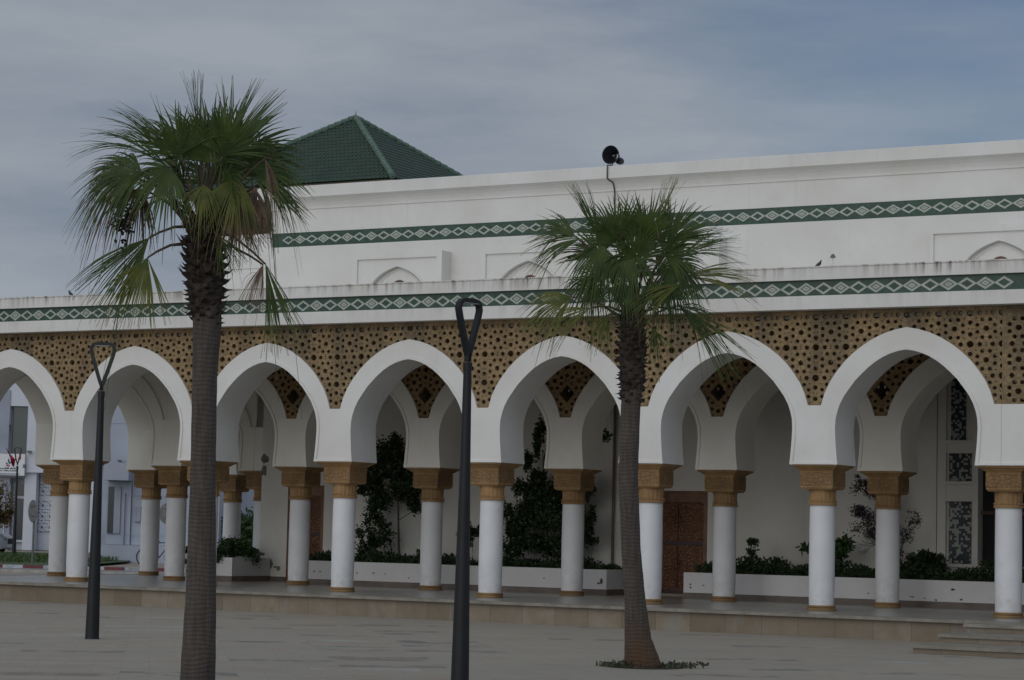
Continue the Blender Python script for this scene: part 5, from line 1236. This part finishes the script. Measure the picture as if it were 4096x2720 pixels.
# round sign seen from behind
def round_sign(x, yb, yc, rr, dep, ang, label):
    d = (px(x, 2150, 1)-CAM); d.z = 0; d.normalize(); p = B0+d*dep; p.z = G; c = px(x, yc, dep)
    t = thing('traffic_sign', p, label, 'traffic sign', 'round traffic signs seen from behind'); mb = MB(); mb.tube([p, Vector((p.x, p.y, c.z+rr*.6))], .035, 8); mb.build('pole', M['steel'], t)
    n_ = (FH*math.cos(ang)+RH*math.sin(ang)); mb = MB(); lathe_dir(mb, Vector((p.x, p.y, c.z))-n_*.05, n_, [(0, -.012), (rr, -.012), (rr+.012, 0), (rr, .012), (0, .012)], 28); mb.build('disc', M['steel'], t)
    mb = MB(); u = n_.cross(UP); mb.obox(Vector((p.x, p.y, c.z+rr*.45))-n_*.085, u, n_, UP, -.16, .16, 0, .02, -.02, .02); mb.obox(Vector((p.x, p.y, c.z-rr*.45))-n_*.085, u, n_, UP, -.16, .16, 0, .02, -.02, .02); mb.build('clamp', M['trim'], t)
round_sign(133, 2262, 2045, .37, 78.5, R(55), 'grey round sign disc seen from behind on the verge, left of the colonnade')
round_sign(672, 2262, 2055, .36, 80, R(25), 'pale round sign disc half hidden behind the third column from the left')
lp3 = at(Fb.r(66)*100/117, 100); lamp(lp3, R(25), 'thin distant street lamp in front of the office building, dressed with red flags', 1.2)
# flags hanging from it
for sgn, pts, lb in ((-1, [(22, 1790), (30, 1797), (40, 1815), (62, 1838), (58, 1860), (54, 1868), (48, 1862), (42, 1838), (34, 1812)], 'large red flag hanging left of the distant lamp head'), (1, [(80, 1800), (84, 1806), (84, 1836), (76, 1842), (70, 1838), (76, 1826)], 'small red flag hanging right of the distant lamp head')):
    mb = MB(); n_ = len(pts); k_ = [px(a, b_, 99.5+.15*math.sin(i*1.7)) for i, (a, b_) in enumerate(pts)]; c_ = sum(k_, Vector())/n_ - FH*.06
    mb.v = [tuple(v) for v in k_] + [tuple(v+FH*.012) for v in k_] + [tuple(c_), tuple(c_+FH*.012)]
    for i in range(n_): j = (i+1) % n_; mb.f += [(i, j, 2*n_), (j+n_, i+n_, 2*n_+1), (i, i+n_, j+n_, j)]
    tag(mb.build('flag', M['sred']), lb, 'flag', 'red flags on the distant lamp')
# parked car, only its front corner in view
cr_o = at(Fb.r(-60)*103/117, 103); car = thing('parked_car', cr_o, 'pale grey car cut by the left edge of the picture, parked before the office building', 'car')
def carpt(a, f, z): return cr_o + RH*a + FH*f + UP*z
mb = MB(); secs = [(-3.4, .35, .75, .6), (-3.2, .25, .95, .8), (-2.2, .22, 1.02, .86), (-1.6, .22, 1.45, .75), (-.4, .22, 1.5, .74), (.4, .22, 1.0, .86), (1.0, .25, .92, .84), (1.25, .32, .75, .70)]
for a, z0, z1, w in secs:
    for s_, z in ((-1, z0), (-1, z0+(min(z1, .95)-z0)*.7), (-.82 if z1 > 1.2 else -.9, z1), (.82 if z1 > 1.2 else .9, z1), (1, z0+(min(z1, .95)-z0)*.7), (1, z0)): mb.v.append(tuple(carpt(a, s_*w, z)))
for i in range(len(secs)-1):
    for k in range(6): mb.f.append((i*6+k, i*6+(k+1) % 6, (i+1)*6+(k+1) % 6, (i+1)*6+k))
mb.f += [tuple(range(6)), tuple(range(42, 48))[::-1]]
M['carpaint'] = simple('pale_car_paint', (.36, .38, .42), .3, .03, 2, 0, .4)
bo = mb.build('body', M['carpaint'], car, angle=35)
mb = MB(); mb.obox(cr_o, RH, FH, UP, 1.18, 1.27, -.55, .55, .48, .72); mb.build('grille', M['black'], bo)
for s_ in (-.68, .68): mb = MB(); lathe_dir(mb, carpt(1.12, s_, .72), RH, [(0, .12), (.08, .11), (.10, 0)], 12); mb.build('headlight', M['lens'], car)
for a in (-2.5, .55):
    for s_ in (-.84, .84): mb = MB(); lathe_dir(mb, carpt(a, s_, .31), FH*(1 if s_ > 0 else -1), [(0, .03), (.18, .04), (.22, .05), (.31, .04), (.31, -.14), (0, -.14)], 20); mb.build('wheel', M['black'], car)
mb = MB(); mb.obox(cr_o, RH, FH, UP, -1.5, .0, -.80, -.765, 1.05, 1.38); mb.obox(cr_o, RH, FH, UP, -1.5, .0, .765, .80, 1.05, 1.38); mb.build('side_window', M['glassd'], car)
# bicycle leaning behind the third column
bq = pz(640, 2268, G); bk2 = thing('bicycle', bq, 'dark bicycle standing on the pavement, mostly hidden by a colonnade column', 'bicycle')
for dx in (-.5, .5):
    mb = MB(); c = bq + RH*dx + UP*.34; ring = [c + RH*.33*math.cos(a) + UP*.33*math.sin(a) + FH*.35*math.cos(a)*.3 for a in [6.2832*i/24 for i in range(25)]]; mb.tube(ring, .022, 6, cap=False)
    for k in range(8): mb.tube([c, ring[k*3]], .004, 4)
    mb.build('wheel', M['lamp'], bk2)
mb = MB(); A = bq-RH*.5+UP*.34; Bq = bq+RH*.5+UP*.34; cc_ = bq-RH*.05+UP*.32; se = bq-RH*.18+UP*.85; hd_ = bq+RH*.35+UP*.88
for a, b_ in ((A, cc_), (A, se), (cc_, se), (cc_, hd_), (se, hd_), (hd_, Bq), (hd_, hd_+UP*.12)): mb.tube([a, b_], .018, 6)
mb.build('frame', M['lamp'], bk2)
mb = MB(); mb.tube([hd_+UP*.12-FH*.25, hd_+UP*.14, hd_+UP*.12+FH*.25], .014, 6); mb.build('handlebar', M['lamp'], bk2)
mb = MB(); mb.tube([se-RH*.12+UP*.06, se+UP*.07, se+RH*.14+UP*.06], [.06, .045, .02], 8); mb.build('saddle', M['black'], bk2)
